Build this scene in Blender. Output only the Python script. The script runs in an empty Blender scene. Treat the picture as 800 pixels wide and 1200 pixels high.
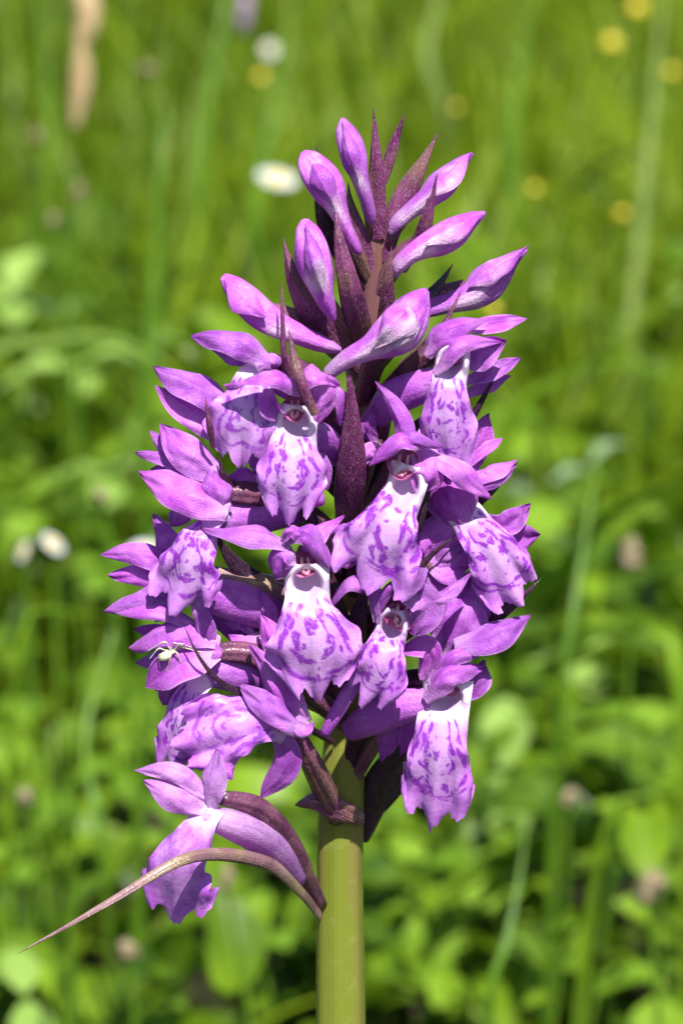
import bpy, math, random
import numpy as np
from mathutils import Vector, Matrix, Quaternion
from mathutils.bvhtree import BVHTree

scene = bpy.context.scene
col = scene.collection
random.seed(7)
rng = np.random.default_rng(11)

# ---------------------------------------------------------------- camera, sky, sun, exposure
D = 0.42                      # camera to stem, metres
PITCH = math.radians(16)
Z0 = 0.32                     # height of the picture centre on the stem
UNIT = 1e-4                   # a tenth of a millimetre, the plant's working unit
FWD = Vector((0, math.cos(PITCH), -math.sin(PITCH)))
UPV = Vector((0, math.sin(PITCH), math.cos(PITCH)))
CAM = Vector((0, 0, Z0)) - D * FWD
cd = bpy.data.cameras.new('camera')
cam = bpy.data.objects.new('camera', cd)
col.objects.link(cam)
cam.location = CAM
cam.rotation_euler = (math.pi / 2 - PITCH, 0, 0)
cd.sensor_fit = 'VERTICAL'
cd.sensor_height = 24
cd.lens = 24 * D / 0.12
cd.clip_start = 0.01
cd.clip_end = 600
cd.dof.use_dof = True
cd.dof.focus_distance = D - 0.010
cd.dof.aperture_fstop = 20
cd.dof.aperture_blades = 7
scene.camera = cam

SUN_EL, SUN_AZ = math.radians(57), math.radians(14)      # azimuth: right of the camera, from the camera's side
world = bpy.data.worlds.new('World')
scene.world = world
world.use_nodes = True
wn = world.node_tree.nodes
sky = wn.new('ShaderNodeTexSky')
sky.sky_type = 'NISHITA'
sky.sun_disc = False
sky.sun_elevation = SUN_EL
sky.sun_rotation = math.pi - SUN_AZ
world.node_tree.links.new(sky.outputs[0], wn['Background'].inputs[0])
wn['Background'].inputs[1].default_value = 0.07
sl = bpy.data.lights.new('sun', 'SUN')
sl.energy = 5.0
sl.angle = math.radians(0.53)
sl.color = (1, 0.955, 0.88)
sun = bpy.data.objects.new('sun', sl)
col.objects.link(sun)
sv = Vector((math.cos(SUN_EL) * math.sin(SUN_AZ), -math.cos(SUN_EL) * math.cos(SUN_AZ), math.sin(SUN_EL)))
sun.location = sv * 5
sun.rotation_euler = (-sv).to_track_quat('-Z', 'Y').to_euler()
scene.view_settings.view_transform = 'Standard'
scene.view_settings.look = 'None'
scene.view_settings.gamma = 1
scene.view_settings.exposure = 1.13
scene.render.engine = 'CYCLES'
scene.cycles.use_denoising = True
scene.cycles.max_bounces = 7
scene.cycles.transmission_bounces = 8
scene.cycles.sample_clamp_indirect = 6


# ---------------------------------------------------------------- helpers
def at(px, py, r):
    """A point of the plant: px, py across and down from the plant's frame, r towards the camera from the stem plane."""
    d = FWD + Vector((1, 0, 0)) * ((px - 400) * UNIT / D) + UPV * ((600 - py) * UNIT / D)
    t = (-r * UNIT - CAM.y) / d.y
    return CAM + d * t


def on_level(px, py, h):
    """Where the meadow, at height h, lies under a direction of view."""
    d = FWD + Vector((1, 0, 0)) * ((px - 400) * UNIT / D) + UPV * ((600 - py) * UNIT / D)
    t = (h - CAM.z) / d.z
    return CAM + d * t


def tag(o, label=None, cat=None, group=None, kind=None):
    if label: o['label'] = label
    if cat: o['category'] = cat
    if group: o['group'] = group
    if kind: o['kind'] = kind
    return o


def empty(name, loc, parent=None):
    o = bpy.data.objects.new(name, None)
    o.empty_display_size = 0.005
    col.objects.link(o)
    o.location = loc
    if parent is not None:
        o.parent = parent
        o.location = Vector(loc) - world_loc(parent)
    return o


def world_loc(o):
    v = Vector(o.location)
    while o.parent is not None:
        o = o.parent
        v += Vector(o.location)
    return v


def make_mesh(name, V, F, uv=None, attrs=None, smooth=True):
    V = np.asarray(V, np.float32)
    F = np.asarray(F, np.int32)
    n = F.shape[1]
    me = bpy.data.meshes.new(name)
    me.vertices.add(len(V))
    me.vertices.foreach_set('co', V.ravel())
    me.loops.add(F.size)
    me.loops.foreach_set('vertex_index', F.ravel())
    me.polygons.add(len(F))
    me.polygons.foreach_set('loop_start', np.arange(0, F.size, n, dtype=np.int32))
    me.polygons.foreach_set('loop_total', np.full(len(F), n, np.int32))
    if smooth:
        me.polygons.foreach_set('use_smooth', np.ones(len(F), bool))
    me.update(calc_edges=True)
    if uv is not None:
        l = me.uv_layers.new(name='UVMap')
        l.data.foreach_set('uv', np.asarray(uv, np.float32)[F.ravel()].ravel())
    for k, a in (attrs or {}).items():
        at_ = me.attributes.new(k, 'FLOAT', 'POINT')
        at_.data.foreach_set('value', np.asarray(a, np.float32).ravel())
    me.validate()
    return me


def link(name, me, mat, parent=None, origin=None):
    """Mesh in world coordinates; moved to its parent's frame."""
    o = bpy.data.objects.new(name, me)
    col.objects.link(o)
    me.materials.append(mat)
    if parent is not None:
        o.parent = parent
        w = world_loc(parent)
        me.transform(Matrix.Translation(-w))
    elif origin is not None:
        me.transform(Matrix.Translation(-Vector(origin)))
        o.location = origin
    return o


def grid_faces(nu, nv, base=0, closed=False, flip=False):
    i = np.arange(nu - 1)[:, None]
    j = np.arange(nv if closed else nv - 1)[None, :]
    j2 = (j + 1) % nv
    a = i * nv + j; b = i * nv + j2; c = (i + 1) * nv + j2; d = (i + 1) * nv + j
    f = np.stack([a, b, c, d], -1).reshape(-1, 4) + base
    return f[:, ::-1] if flip else f


def spline(pts, n):
    """Catmull-Rom through pts, n samples, evenly by length."""
    P = np.array([list(p) for p in pts], float)
    P = np.vstack([2 * P[0] - P[1], P, 2 * P[-1] - P[-2]])
    out = []
    m = 24
    for k in range(1, len(P) - 2):
        t = np.linspace(0, 1, m, endpoint=False)[:, None]
        p0, p1, p2, p3 = P[k - 1], P[k], P[k + 1], P[k + 2]
        out.append(0.5 * (2 * p1 + (p2 - p0) * t + (2 * p0 - 5 * p1 + 4 * p2 - p3) * t ** 2 + (3 * p1 - p0 - 3 * p2 + p3) * t ** 3))
    out.append(P[-2][None])
    Q = np.vstack(out)
    s = np.concatenate([[0], np.cumsum(np.linalg.norm(np.diff(Q[:, :3], axis=0), axis=1))])
    x = np.linspace(0, s[-1], n)
    return np.stack([np.interp(x, s, Q[:, c]) for c in range(Q.shape[1])], 1)


def unit(a):
    return a / np.maximum(np.linalg.norm(a, axis=-1, keepdims=True), 1e-12)


def plant_pts(pts):
    return [at(*p[:3]) for p in pts]


def hint(h):
    return np.array([h[0], -h[1], h[2]], float)


def wob(u, v, k, amp, seed):
    g = np.random.default_rng(seed)
    s = 0
    for _ in range(k):
        fu, fv = g.uniform(0.4, 2.2, 2)
        a, b = g.uniform(0, 6.28, 2)
        s = s + np.sin(fu * 6.28 * u + a) * np.cos(fv * 3.14 * v + b)
    return amp * s / k


SEED = [100]


def sheet_mesh(P, uv, th, attrs=None):
    """A thin body round the surface P[nu,nv,3], thickness th tapering to the edge."""
    nu, nv = P.shape[:2]
    du = np.gradient(P, axis=0); dv = np.gradient(P, axis=1)
    N = unit(np.cross(du, dv))
    vv = np.linspace(-1, 1, nv)[None, :]
    uu = np.linspace(0, 1, nu)[:, None]
    e = np.clip(1 - np.abs(vv) ** 10, 0, 1) * np.clip(1 - uu ** 16, 0, 1) + 0 * uu
    off = N * (0.5 * th * e)[..., None]
    V = np.concatenate([(P + off).reshape(-1, 3), (P - off).reshape(-1, 3)])
    F = np.concatenate([grid_faces(nu, nv), grid_faces(nu, nv, nu * nv, flip=True)])
    UV = np.concatenate([uv.reshape(-1, 2)] * 2)
    A = {k: np.concatenate([a.ravel()] * 2) for k, a in (attrs or {}).items()}
    return make_mesh('sheet', V, F, UV, A)


def blade_profile(u, b0, um, p):
    w1 = b0 + (1 - b0) * np.sin(np.pi / 2 * np.clip(u / um, 0, 1))
    w2 = np.cos(np.pi / 2 * np.clip((u - um) / (1 - um), 0, 1)) ** p
    return np.where(u < um, w1, w2)


def petal_surface(pts, w, n0=(0, 1, 0.5), n1=None, cup=0.5, b0=0.45, um=0.5, p=0.75, wave=0.05, nu=30, nv=19, twist=0.0):
    SEED[0] += 1
    sd = SEED[0]
    S = spline(plant_pts(pts), nu)
    p = p * 1.15
    T = unit(np.gradient(S, axis=0))
    u = np.linspace(0, 1, nu)
    h0 = hint(n0); h1 = hint(n1 if n1 is not None else n0)
    H = unit(h0)[None] * (1 - u[:, None]) + unit(h1)[None] * u[:, None]
    B = unit(np.cross(T, H)); N = np.cross(B, T)
    g_ = np.random.default_rng(sd)
    twist = twist + g_.normal(0, 0.25)
    curl = g_.normal(0, 0.18)
    cup = cup * (1 + 0.35 * abs(g_.normal()))
    if twist:
        a = (u * twist)[:, None]
        B, N = B * np.cos(a) + N * np.sin(a), N * np.cos(a) - B * np.sin(a)
    hw = 0.5 * w * UNIT * blade_profile(u, b0, um, p)
    v = np.linspace(-1, 1, nv)
    U, Vv = np.meshgrid(u, v, indexing='ij')
    a = max(abs(cup), 1e-3)
    sgn = 1 if cup > 0 else -1
    HW = hw[:, None] * (1 + wob(U, Vv, 3, 0.16, sd))
    side = HW * np.sin(Vv * a) / a
    nor = HW * sgn * (1 - np.cos(Vv * a)) / a
    ww = w * UNIT * wave
    nor = nor + ww * np.abs(Vv) ** 2 * np.sin(U * 6.28 * (1.2 + (sd % 5) * 0.25) + sd) * np.sign(Vv + 0.3 * np.sin(sd))
    nor = nor + wob(U, Vv, 4, ww * 2.2, sd + 5000) + wob(U * 2.3, Vv * 2, 5, ww * 0.7, sd + 9000)
    nor = nor - sgn * 0.045 * w * UNIT * np.exp(-(Vv / 0.14) ** 2) * np.sin(np.pi * U)      # mid vein
    nor = nor + curl * w * UNIT * np.clip((U - 0.45) / 0.55, 0, 1) ** 2
    P = S[:, None, :] + B[:, None, :] * side[..., None] + N[:, None, :] * nor[..., None]
    return P, np.stack([U, Vv * 0.5 + 0.5], -1)


def petal(name, parent, mat, pts, w, th=1.1, **k):
    P, uv = petal_surface(pts, w, **k)
    return link(name, sheet_mesh(P, uv, th * UNIT), mat, parent)


def tube(name, parent, mat, pts, radii, sides=14, n=24, flat=1.0, ridge=0.0, ridges=5, twist=0.0, dent=0.0):
    """pts (px, py, r) with radii in plant units."""
    SEED[0] += 1
    W = [list(p) + [q] for p, q in zip(plant_pts(pts), radii)]
    S = spline(W, n)
    C, R = S[:, :3], np.maximum(S[:, 3], 0.3) * UNIT
    T = unit(np.gradient(C, axis=0))
    nrm = unit(np.cross(T[0], np.array([0.2, 1, 0.1])))
    Ns = []
    for i in range(n):
        nrm = unit(nrm - T[i] * np.dot(nrm, T[i])); Ns.append(nrm)
    N = np.array(Ns); B = np.cross(T, N)
    u = np.linspace(0, 1, n)[:, None]
    a = np.linspace(0, 2 * np.pi, sides, endpoint=False)[None, :]
    rr = R[:, None] * (1 + ridge * np.cos(ridges * a + twist * u) + wob(u + 0 * a, np.cos(a) + 0 * u, 3, 0.05 + dent, SEED[0]))
    x = rr * np.cos(a); y = rr * np.sin(a) * flat
    V = C[:, None] + N[:, None] * x[..., None] + B[:, None] * y[..., None]
    V = V.reshape(-1, 3)
    F = grid_faces(n, sides, closed=True)
    uv = np.stack([u + 0 * a, 0 * u + a / (2 * np.pi)], -1).reshape(-1, 2)
    m = len(V)
    V = np.vstack([V, C[0] - T[0] * R[0] * 0.5, C[-1] + T[-1] * R[-1] * 0.5])
    uv = np.vstack([uv, [0, 0.5], [1, 0.5]])
    j = np.arange(sides)
    j2 = (j + 1) % sides
    c0 = np.stack([np.full(sides, m), j2, j, j], -1)[:, :3]
    c1 = np.stack([np.full(sides, m + 1), (n - 1) * sides + j, (n - 1) * sides + j2], -1)
    me = bpy.data.meshes.new('tube')
    me.from_pydata([tuple(q) for q in V], [], [tuple(f) for f in F.tolist()] + [tuple(f) for f in c0.tolist()] + [tuple(f) for f in c1.tolist()])
    me.polygons.foreach_set('use_smooth', np.ones(len(me.polygons), bool))
    l = me.uv_layers.new(name='UVMap')
    li = np.empty(len(me.loops), np.int32); me.loops.foreach_get('vertex_index', li)
    l.data.foreach_set('uv', uv[li].astype(np.float32).ravel())
    me.update()
    return link(name, me, mat, parent)


# ---------------------------------------------------------------- materials
class NT:
    def __init__(self, name):
        self.m = bpy.data.materials.new(name)
        self.m.use_nodes = True
        self.t = self.m.node_tree
        self.t.nodes.clear()
        self.out = self.n('ShaderNodeOutputMaterial')

    def n(self, ty, **kw):
        x = self.t.nodes.new(ty)
        for k, v in kw.items(): setattr(x, k, v)
        return x

    def set(self, sock, v):
        if hasattr(v, 'is_output') or isinstance(v, bpy.types.NodeSocket): self.t.links.new(v, sock)
        elif isinstance(v, (tuple, list)) and len(v) == 3 and sock.type == 'RGBA': sock.default_value = (*v, 1)
        else: sock.default_value = v

    def math(self, op, a, b=None, c=None, clamp=False):
        x = self.n('ShaderNodeMath', operation=op, use_clamp=clamp)
        for s, v in zip(x.inputs, (a, b, c)):
            if v is not None: self.set(s, v)
        return x.outputs[0]

    def mix(self, f, a, b, blend='MIX'):
        x = self.n('ShaderNodeMix', data_type='RGBA', blend_type=blend)
        self.set(x.inputs[0], f); self.set(x.inputs[6], a); self.set(x.inputs[7], b)
        return x.outputs[2]

    def ramp(self, f, lo, hi, a=0.0, b=1.0):
        x = self.n('ShaderNodeMapRange', interpolation_type='SMOOTHSTEP')
        for s, v in zip(x.inputs, (f, lo, hi, a, b)): self.set(s, v)
        return x.outputs[0]

    def noise(self, vec, scale, detail=2, rough=0.5):
        x = self.n('ShaderNodeTexNoise')
        if vec is not None: self.set(x.inputs['Vector'], vec)
        x.inputs['Scale'].default_value = scale; x.inputs['Detail'].default_value = detail; x.inputs['Roughness'].default_value = rough
        return x.outputs[0]

    def obj(self):
        return self.n('ShaderNodeTexCoord').outputs['Object']

    def uv(self):
        s = self.n('ShaderNodeSeparateXYZ')
        self.t.links.new(self.n('ShaderNodeTexCoord').outputs['UV'], s.inputs[0])
        return s.outputs[0], s.outputs[1]

    def attr(self, name):
        return self.n('ShaderNodeAttribute', attribute_name=name).outputs['Fac']

    def rand(self):
        return self.n('ShaderNodeObjectInfo').outputs['Random']

    def bump(self, h, dist, strength=1.0, normal=None):
        x = self.n('ShaderNodeBump')
        self.set(x.inputs['Height'], h); x.inputs['Distance'].default_value = dist; x.inputs['Strength'].default_value = strength
        if normal is not None: self.set(x.inputs['Normal'], normal)
        return x.outputs[0]

    def facets(self, amt, scale, normal=None):
        """Each cell of the skin tilted a little its own way: the glitter of a papillose surface."""
        v = self.n('ShaderNodeTexVoronoi', feature='F1')
        self.set(v.inputs['Vector'], self.obj()); v.inputs['Scale'].default_value = scale
        a = self.n('ShaderNodeVectorMath', operation='SUBTRACT')
        self.t.links.new(v.outputs['Color'], a.inputs[0]); a.inputs[1].default_value = (0.5, 0.5, 0.5)
        m = self.n('ShaderNodeVectorMath', operation='SCALE')
        self.t.links.new(a.outputs[0], m.inputs[0]); m.inputs['Scale'].default_value = amt
        p = self.n('ShaderNodeVectorMath', operation='ADD')
        self.t.links.new(m.outputs[0], p.inputs[0])
        self.t.links.new(normal if normal is not None else self.n('ShaderNodeNewGeometry').outputs['Normal'], p.inputs[1])
        q = self.n('ShaderNodeVectorMath', operation='NORMALIZE')
        self.t.links.new(p.outputs[0], q.inputs[0])
        return q.outputs[0]

    def finish(self, colour, trans=None, tfac=0.3, rough=0.5, spec=0.5, normal=None, sheen=0.0):
        b = self.n('ShaderNodeBsdfPrincipled')
        self.set(b.inputs['Base Color'], colour)
        self.set(b.inputs['Roughness'], rough)
        self.set(b.inputs['Specular IOR Level'], spec)
        if sheen:
            b.inputs['Sheen Weight'].default_value = sheen
            b.inputs['Sheen Roughness'].default_value = 0.4
        if normal is not None: self.set(b.inputs['Normal'], normal)
        sh = b.outputs[0]
        if tfac:
            t = self.n('ShaderNodeBsdfTranslucent')
            self.set(t.inputs['Color'], trans if trans is not None else colour)
            if normal is not None: self.set(t.inputs['Normal'], normal)
            x = self.n('ShaderNodeMixShader')
            x.inputs[0].default_value = tfac
            self.t.links.new(sh, x.inputs[1]); self.t.links.new(t.outputs[0], x.inputs[2])
            sh = x.outputs[0]
        self.t.links.new(sh, self.out.inputs[0])
        return self.m


def cells_bump(k, fine=7000, dist=2.5e-5, coarse=900, cdist=1.2e-4):
    o = k.obj()
    n1 = k.bump(k.noise(o, coarse, 2), cdist, 0.6)
    v = k.n('ShaderNodeTexVoronoi', feature='F1')
    k.set(v.inputs['Vector'], o); v.inputs['Scale'].default_value = fine
    return k.bump(v.outputs['Distance'], dist, 1.0, n1)


def petal_material(name, deep, mid, pale, pale_base=0.5, tfac=0.50, highlight_blotch=0.0):
    k = NT(name)
    u, v = k.uv()
    o = k.obj()
    nz = k.noise(o, 260, 4, 0.6)
    c = k.mix(k.ramp(nz, 0.34, 0.66), mid, pale)
    if highlight_blotch:
        c = k.mix(k.math('MULTIPLY', k.ramp(k.noise(o, 170, 2), 0.52, 0.68), highlight_blotch), c, (0.80, 0.66, 0.76))  # whitish bud patches, strengthened to paint pale highlights into the colour
    edge = k.math('ABSOLUTE', k.math('SUBTRACT', v, 0.5))
    if not highlight_blotch:
        c = k.mix(k.math('MULTIPLY', k.ramp(edge, 0.40, 0.5), 0.45), c, (0.72, 0.46, 0.80))
    tipf = k.ramp(k.math('ADD', u, k.math('MULTIPLY', k.math('SUBTRACT', nz, 0.5), 0.5)), 0.55, 1.0)
    c = k.mix(k.math('MULTIPLY', tipf, 0.45), c, deep)
    c = k.mix(k.math('MULTIPLY', k.ramp(u, 0.32, 0.0), pale_base), c, (0.78, 0.58, 0.82))
    # fine long veins, broken
    ph = k.math('ADD', k.math('MULTIPLY', v, 78.0), k.math('MULTIPLY', k.noise(o, 300, 2), 8.0))
    vein = k.math('POWER', k.math('MULTIPLY_ADD', k.math('SINE', ph), 0.5, 0.5), 6.0)
    vein = k.math('MULTIPLY', vein, k.ramp(k.noise(o, 300, 2), 0.42, 0.7))
    c = k.mix(k.math('MULTIPLY', vein, 0.5 if highlight_blotch else 0.40), c, deep)
    c = k.mix(k.math('MULTIPLY', k.ramp(k.noise(o, 900, 3), 0.5, 0.72), 0.22), c, deep)
    gr = k.noise(o, 5200, 2)
    c = k.mix(k.math('MULTIPLY', k.ramp(gr, 0.48, 0.75), 0.18), c, (0.68, 0.42, 0.84))
    h = k.n('ShaderNodeHueSaturation')
    k.set(h.inputs['Hue'], k.math('MULTIPLY_ADD', k.rand(), 0.024, 0.488))
    k.set(h.inputs['Value'], k.math('MULTIPLY_ADD', k.rand(), 0.24, 0.86))
    k.set(h.inputs['Color'], c)
    c = h.outputs[0]
    tr = k.mix(0.35, c, (0.85, 0.12, 0.80))
    st = k.math('SINE', k.math('ADD', k.math('MULTIPLY', v, 95.0), k.math('MULTIPLY', k.noise(o, 320, 2), 7.0)))
    nb = k.bump(st, 0.9e-5, 0.7, cells_bump(k, 5200, 4e-5, 420, 1.6e-4))
    return k.finish(c, tr, tfac, 0.46, 0.32, k.facets(0.16, 5200, nb), 0.0)


DEEP = (0.25, 0.020, 0.33)
MID = (0.455, 0.092, 0.60)
PALE = (0.62, 0.255, 0.74)
M_PETAL = petal_material('petal_lilac', DEEP, MID, PALE)
M_BUD = petal_material('bud_violet', (0.19, 0.010, 0.28), (0.38, 0.065, 0.50), (0.54, 0.20, 0.62), 0.0, 0.26, 0.8)
M_DEEP_SHADED = petal_material('hood_purple', (0.21, 0.014, 0.28), (0.38, 0.065, 0.49), (0.52, 0.16, 0.62), 0.25)  # darker petal copy; paints shade onto the right flower, deeper purple elsewhere
M_SPUR = petal_material('spur_purple', (0.23, 0.02, 0.34), (0.38, 0.065, 0.50), (0.49, 0.14, 0.60), 0.1, 0.22)


def lip_material():
    k = NT('lip_marked')
    o = k.obj()
    nz = k.noise(o, 400, 4, 0.6)
    lil = k.mix(k.ramp(nz, 0.32, 0.70), (0.45, 0.115, 0.60), (0.62, 0.28, 0.75))
    wf = k.math('ADD', k.attr('white'), k.math('MULTIPLY', k.math('SUBTRACT', k.noise(o, 900, 3), 0.5), 0.35), clamp=True)
    c = k.mix(wf, lil, (0.80, 0.71, 0.82))
    c = k.mix(k.attr('pit'), c, (0.55, 0.36, 0.60))
    mk = k.math('MULTIPLY', k.attr('mark'), k.ramp(k.noise(o, 2600, 2), 0.30, 0.45, 0.55, 1.0))
    c = k.mix(mk, c, (0.235, 0.006, 0.44))
    gr = k.noise(o, 5200, 2)
    c = k.mix(k.math('MULTIPLY', k.ramp(gr, 0.5, 0.8), 0.25), c, (0.82, 0.60, 0.90))
    tr = k.mix(0.25, c, (0.66, 0.10, 0.80))
    return k.finish(c, tr, 0.33, 0.4, 0.4, k.facets(0.10, 5200, cells_bump(k, 5200, 2e-5, 500, 5e-5)))


M_LIP = lip_material()


def bract_material(name, dark, light, olive, glint=0.8, glit=0.34):
    k = NT(name)
    o = k.obj()
    u, v = k.uv()
    c = k.mix(k.ramp(k.noise(o, 260, 3), 0.35, 0.7), dark, light)
    c = k.mix(k.math('MULTIPLY', k.ramp(k.noise(o, 140, 2), 0.48, 0.7), 0.75), c, olive)
    ph = k.math('ADD', k.math('MULTIPLY', v, 60.0), k.math('MULTIPLY', k.noise(o, 800, 2), 3.0))
    c = k.mix(k.math('MULTIPLY', k.math('MULTIPLY_ADD', k.math('SINE', ph), 0.5, 0.5), 0.45), c, dark)
    vo = k.n('ShaderNodeTexVoronoi', feature='F1')
    k.set(vo.inputs['Vector'], o); vo.inputs['Scale'].default_value = 7500
    sep = k.n('ShaderNodeSeparateColor'); k.t.links.new(vo.outputs['Color'], sep.inputs[0])
    fl = k.math('MULTIPLY', k.ramp(sep.outputs[0], 0.5, 1.0), glint)
    c = k.mix(k.math('MULTIPLY', k.math('POWER', fl, 2.0), 0.38), c, (0.50, 0.33, 0.44))  # random pale cells: sparkle of the skin painted into the colour
    nb = k.facets(glit, 6500, k.bump(k.math('SINE', ph), 2e-5, 0.6))
    return k.finish(c, None, 0.12, 0.32, 0.5, nb)


M_BRACT = bract_material('bract_purple', (0.090, 0.014, 0.066), (0.205, 0.050, 0.150), (0.19, 0.115, 0.055))
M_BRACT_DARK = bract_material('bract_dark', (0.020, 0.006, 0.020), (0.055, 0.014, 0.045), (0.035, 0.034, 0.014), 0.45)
M_OVARY = bract_material('ovary_brown', (0.085, 0.022, 0.060), (0.20, 0.070, 0.12), (0.22, 0.15, 0.075), 0.6)
M_BRACT_OLD = bract_material('bract_grey', (0.17, 0.085, 0.10), (0.32, 0.20, 0.20), (0.25, 0.20, 0.09), 0.5)


def stem_material():
    k = NT('stem_green')
    g = k.n('ShaderNodeNewGeometry')
    s = k.n('ShaderNodeSeparateXYZ'); k.t.links.new(g.outputs['Position'], s.inputs[0])
    o = k.obj()
    u, v = k.uv()
    z = k.math('ADD', s.outputs[2], k.math('MULTIPLY', k.math('SUBTRACT', k.noise(o, 90, 2), 0.5), 0.012))
    c = k.mix(k.ramp(z, Z0 - 0.042, Z0 - 0.005), (0.170, 0.205, 0.026), (0.26, 0.22, 0.06))
    c = k.mix(k.ramp(z, Z0 - 0.012, Z0 + 0.022), c, (0.15, 0.062, 0.075))
    # fine lengthwise streaks, reddish along some of the ribs
    ph = k.math('ADD', k.math('MULTIPLY', v, 6.283 * 26), k.math('MULTIPLY', k.noise(o, 60, 2), 3.0))
    st = k.math('MULTIPLY_ADD', k.math('SINE', ph), 0.5, 0.5)
    c = k.mix(k.math('MULTIPLY', st, 0.12), c, (0.10, 0.13, 0.02))
    red = k.ramp(k.math('ADD', k.math('MULTIPLY', k.math('SINE', k.math('MULTIPLY', v, 6.283 * 3)), 0.35), k.noise(o, 130, 3)), 0.45, 1.0)
    c = k.mix(k.math('MULTIPLY', red, 0.35), c, (0.24, 0.12, 0.08))
    c = k.mix(k.math('MULTIPLY', k.ramp(k.noise(o, 420, 3), 0.56, 0.75), 0.3), c, (0.30, 0.31, 0.10))
    vo = k.n('ShaderNodeTexVoronoi', feature='F1')
    k.set(vo.inputs['Vector'], o); vo.inputs['Scale'].default_value = 4500
    nb = k.bump(k.math('SINE', k.math('MULTIPLY', v, 6.283 * 34)), 1.0e-5, 0.7, k.bump(vo.outputs['Distance'], 2.5e-5, 0.8))
    return k.finish(c, None, 0.10, 0.24, 0.6, nb)


M_STEM = stem_material()


def simple(name, c0, c1, scale, tfac=0.0, rough=0.5, spec=0.4, bump=None):
    k = NT(name)
    o = k.obj()
    c = k.mix(k.ramp(k.noise(o, scale, 3), 0.35, 0.68), c0, c1)
    nb = None
    if bump: nb = k.bump(k.noise(o, bump[0], 2), bump[1], 0.8)
    return k.finish(c, None, tfac, rough, spec, nb)


M_THROAT = simple('throat_lilac', (0.33, 0.16, 0.40), (0.50, 0.30, 0.55), 900, 0.2)
M_WHITE = simple('rim_white', (0.80, 0.72, 0.80), (0.86, 0.82, 0.85), 900, 0.3, 0.4, 0.5, (4000, 4e-5))
M_CAVITY = simple('cavity_crimson', (0.34, 0.04, 0.18), (0.52, 0.18, 0.38), 700, 0.3, 0.4)
M_POLLINIA = simple('pollinia_pink', (0.50, 0.12, 0.24), (0.72, 0.40, 0.48), 2500, 0.15, 0.3, 0.6, (5000, 8e-5))

# ---------------------------------------------------------------- the orchid
orchid = tag(empty('orchid', (0, 0, 0)), 'purple marsh orchid in sharp focus, dense flower spike on a stout green stem', 'orchid')

tube('stem', orchid, M_STEM,
     [(396, 3230, 0), (399, 2300, 0), (399, 1500, 0), (399, 1200, 0), (398, 1050, 0), (399, 950, 0), (404, 850, 0), (408, 720, 0), (414, 600, 0), (424, 480, 0),
      (433, 380, 0), (437, 300, 2), (440, 240, 4), (441, 200, 6)],
     [34, 32, 30, 29.5, 27.5, 27, 24, 23, 22, 19, 16, 13, 9, 5], sides=48, n=150, ridge=0.022, ridges=7, twist=1.2)


def new_flower(throat):
    return empty('flower', at(*throat), orchid)


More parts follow.
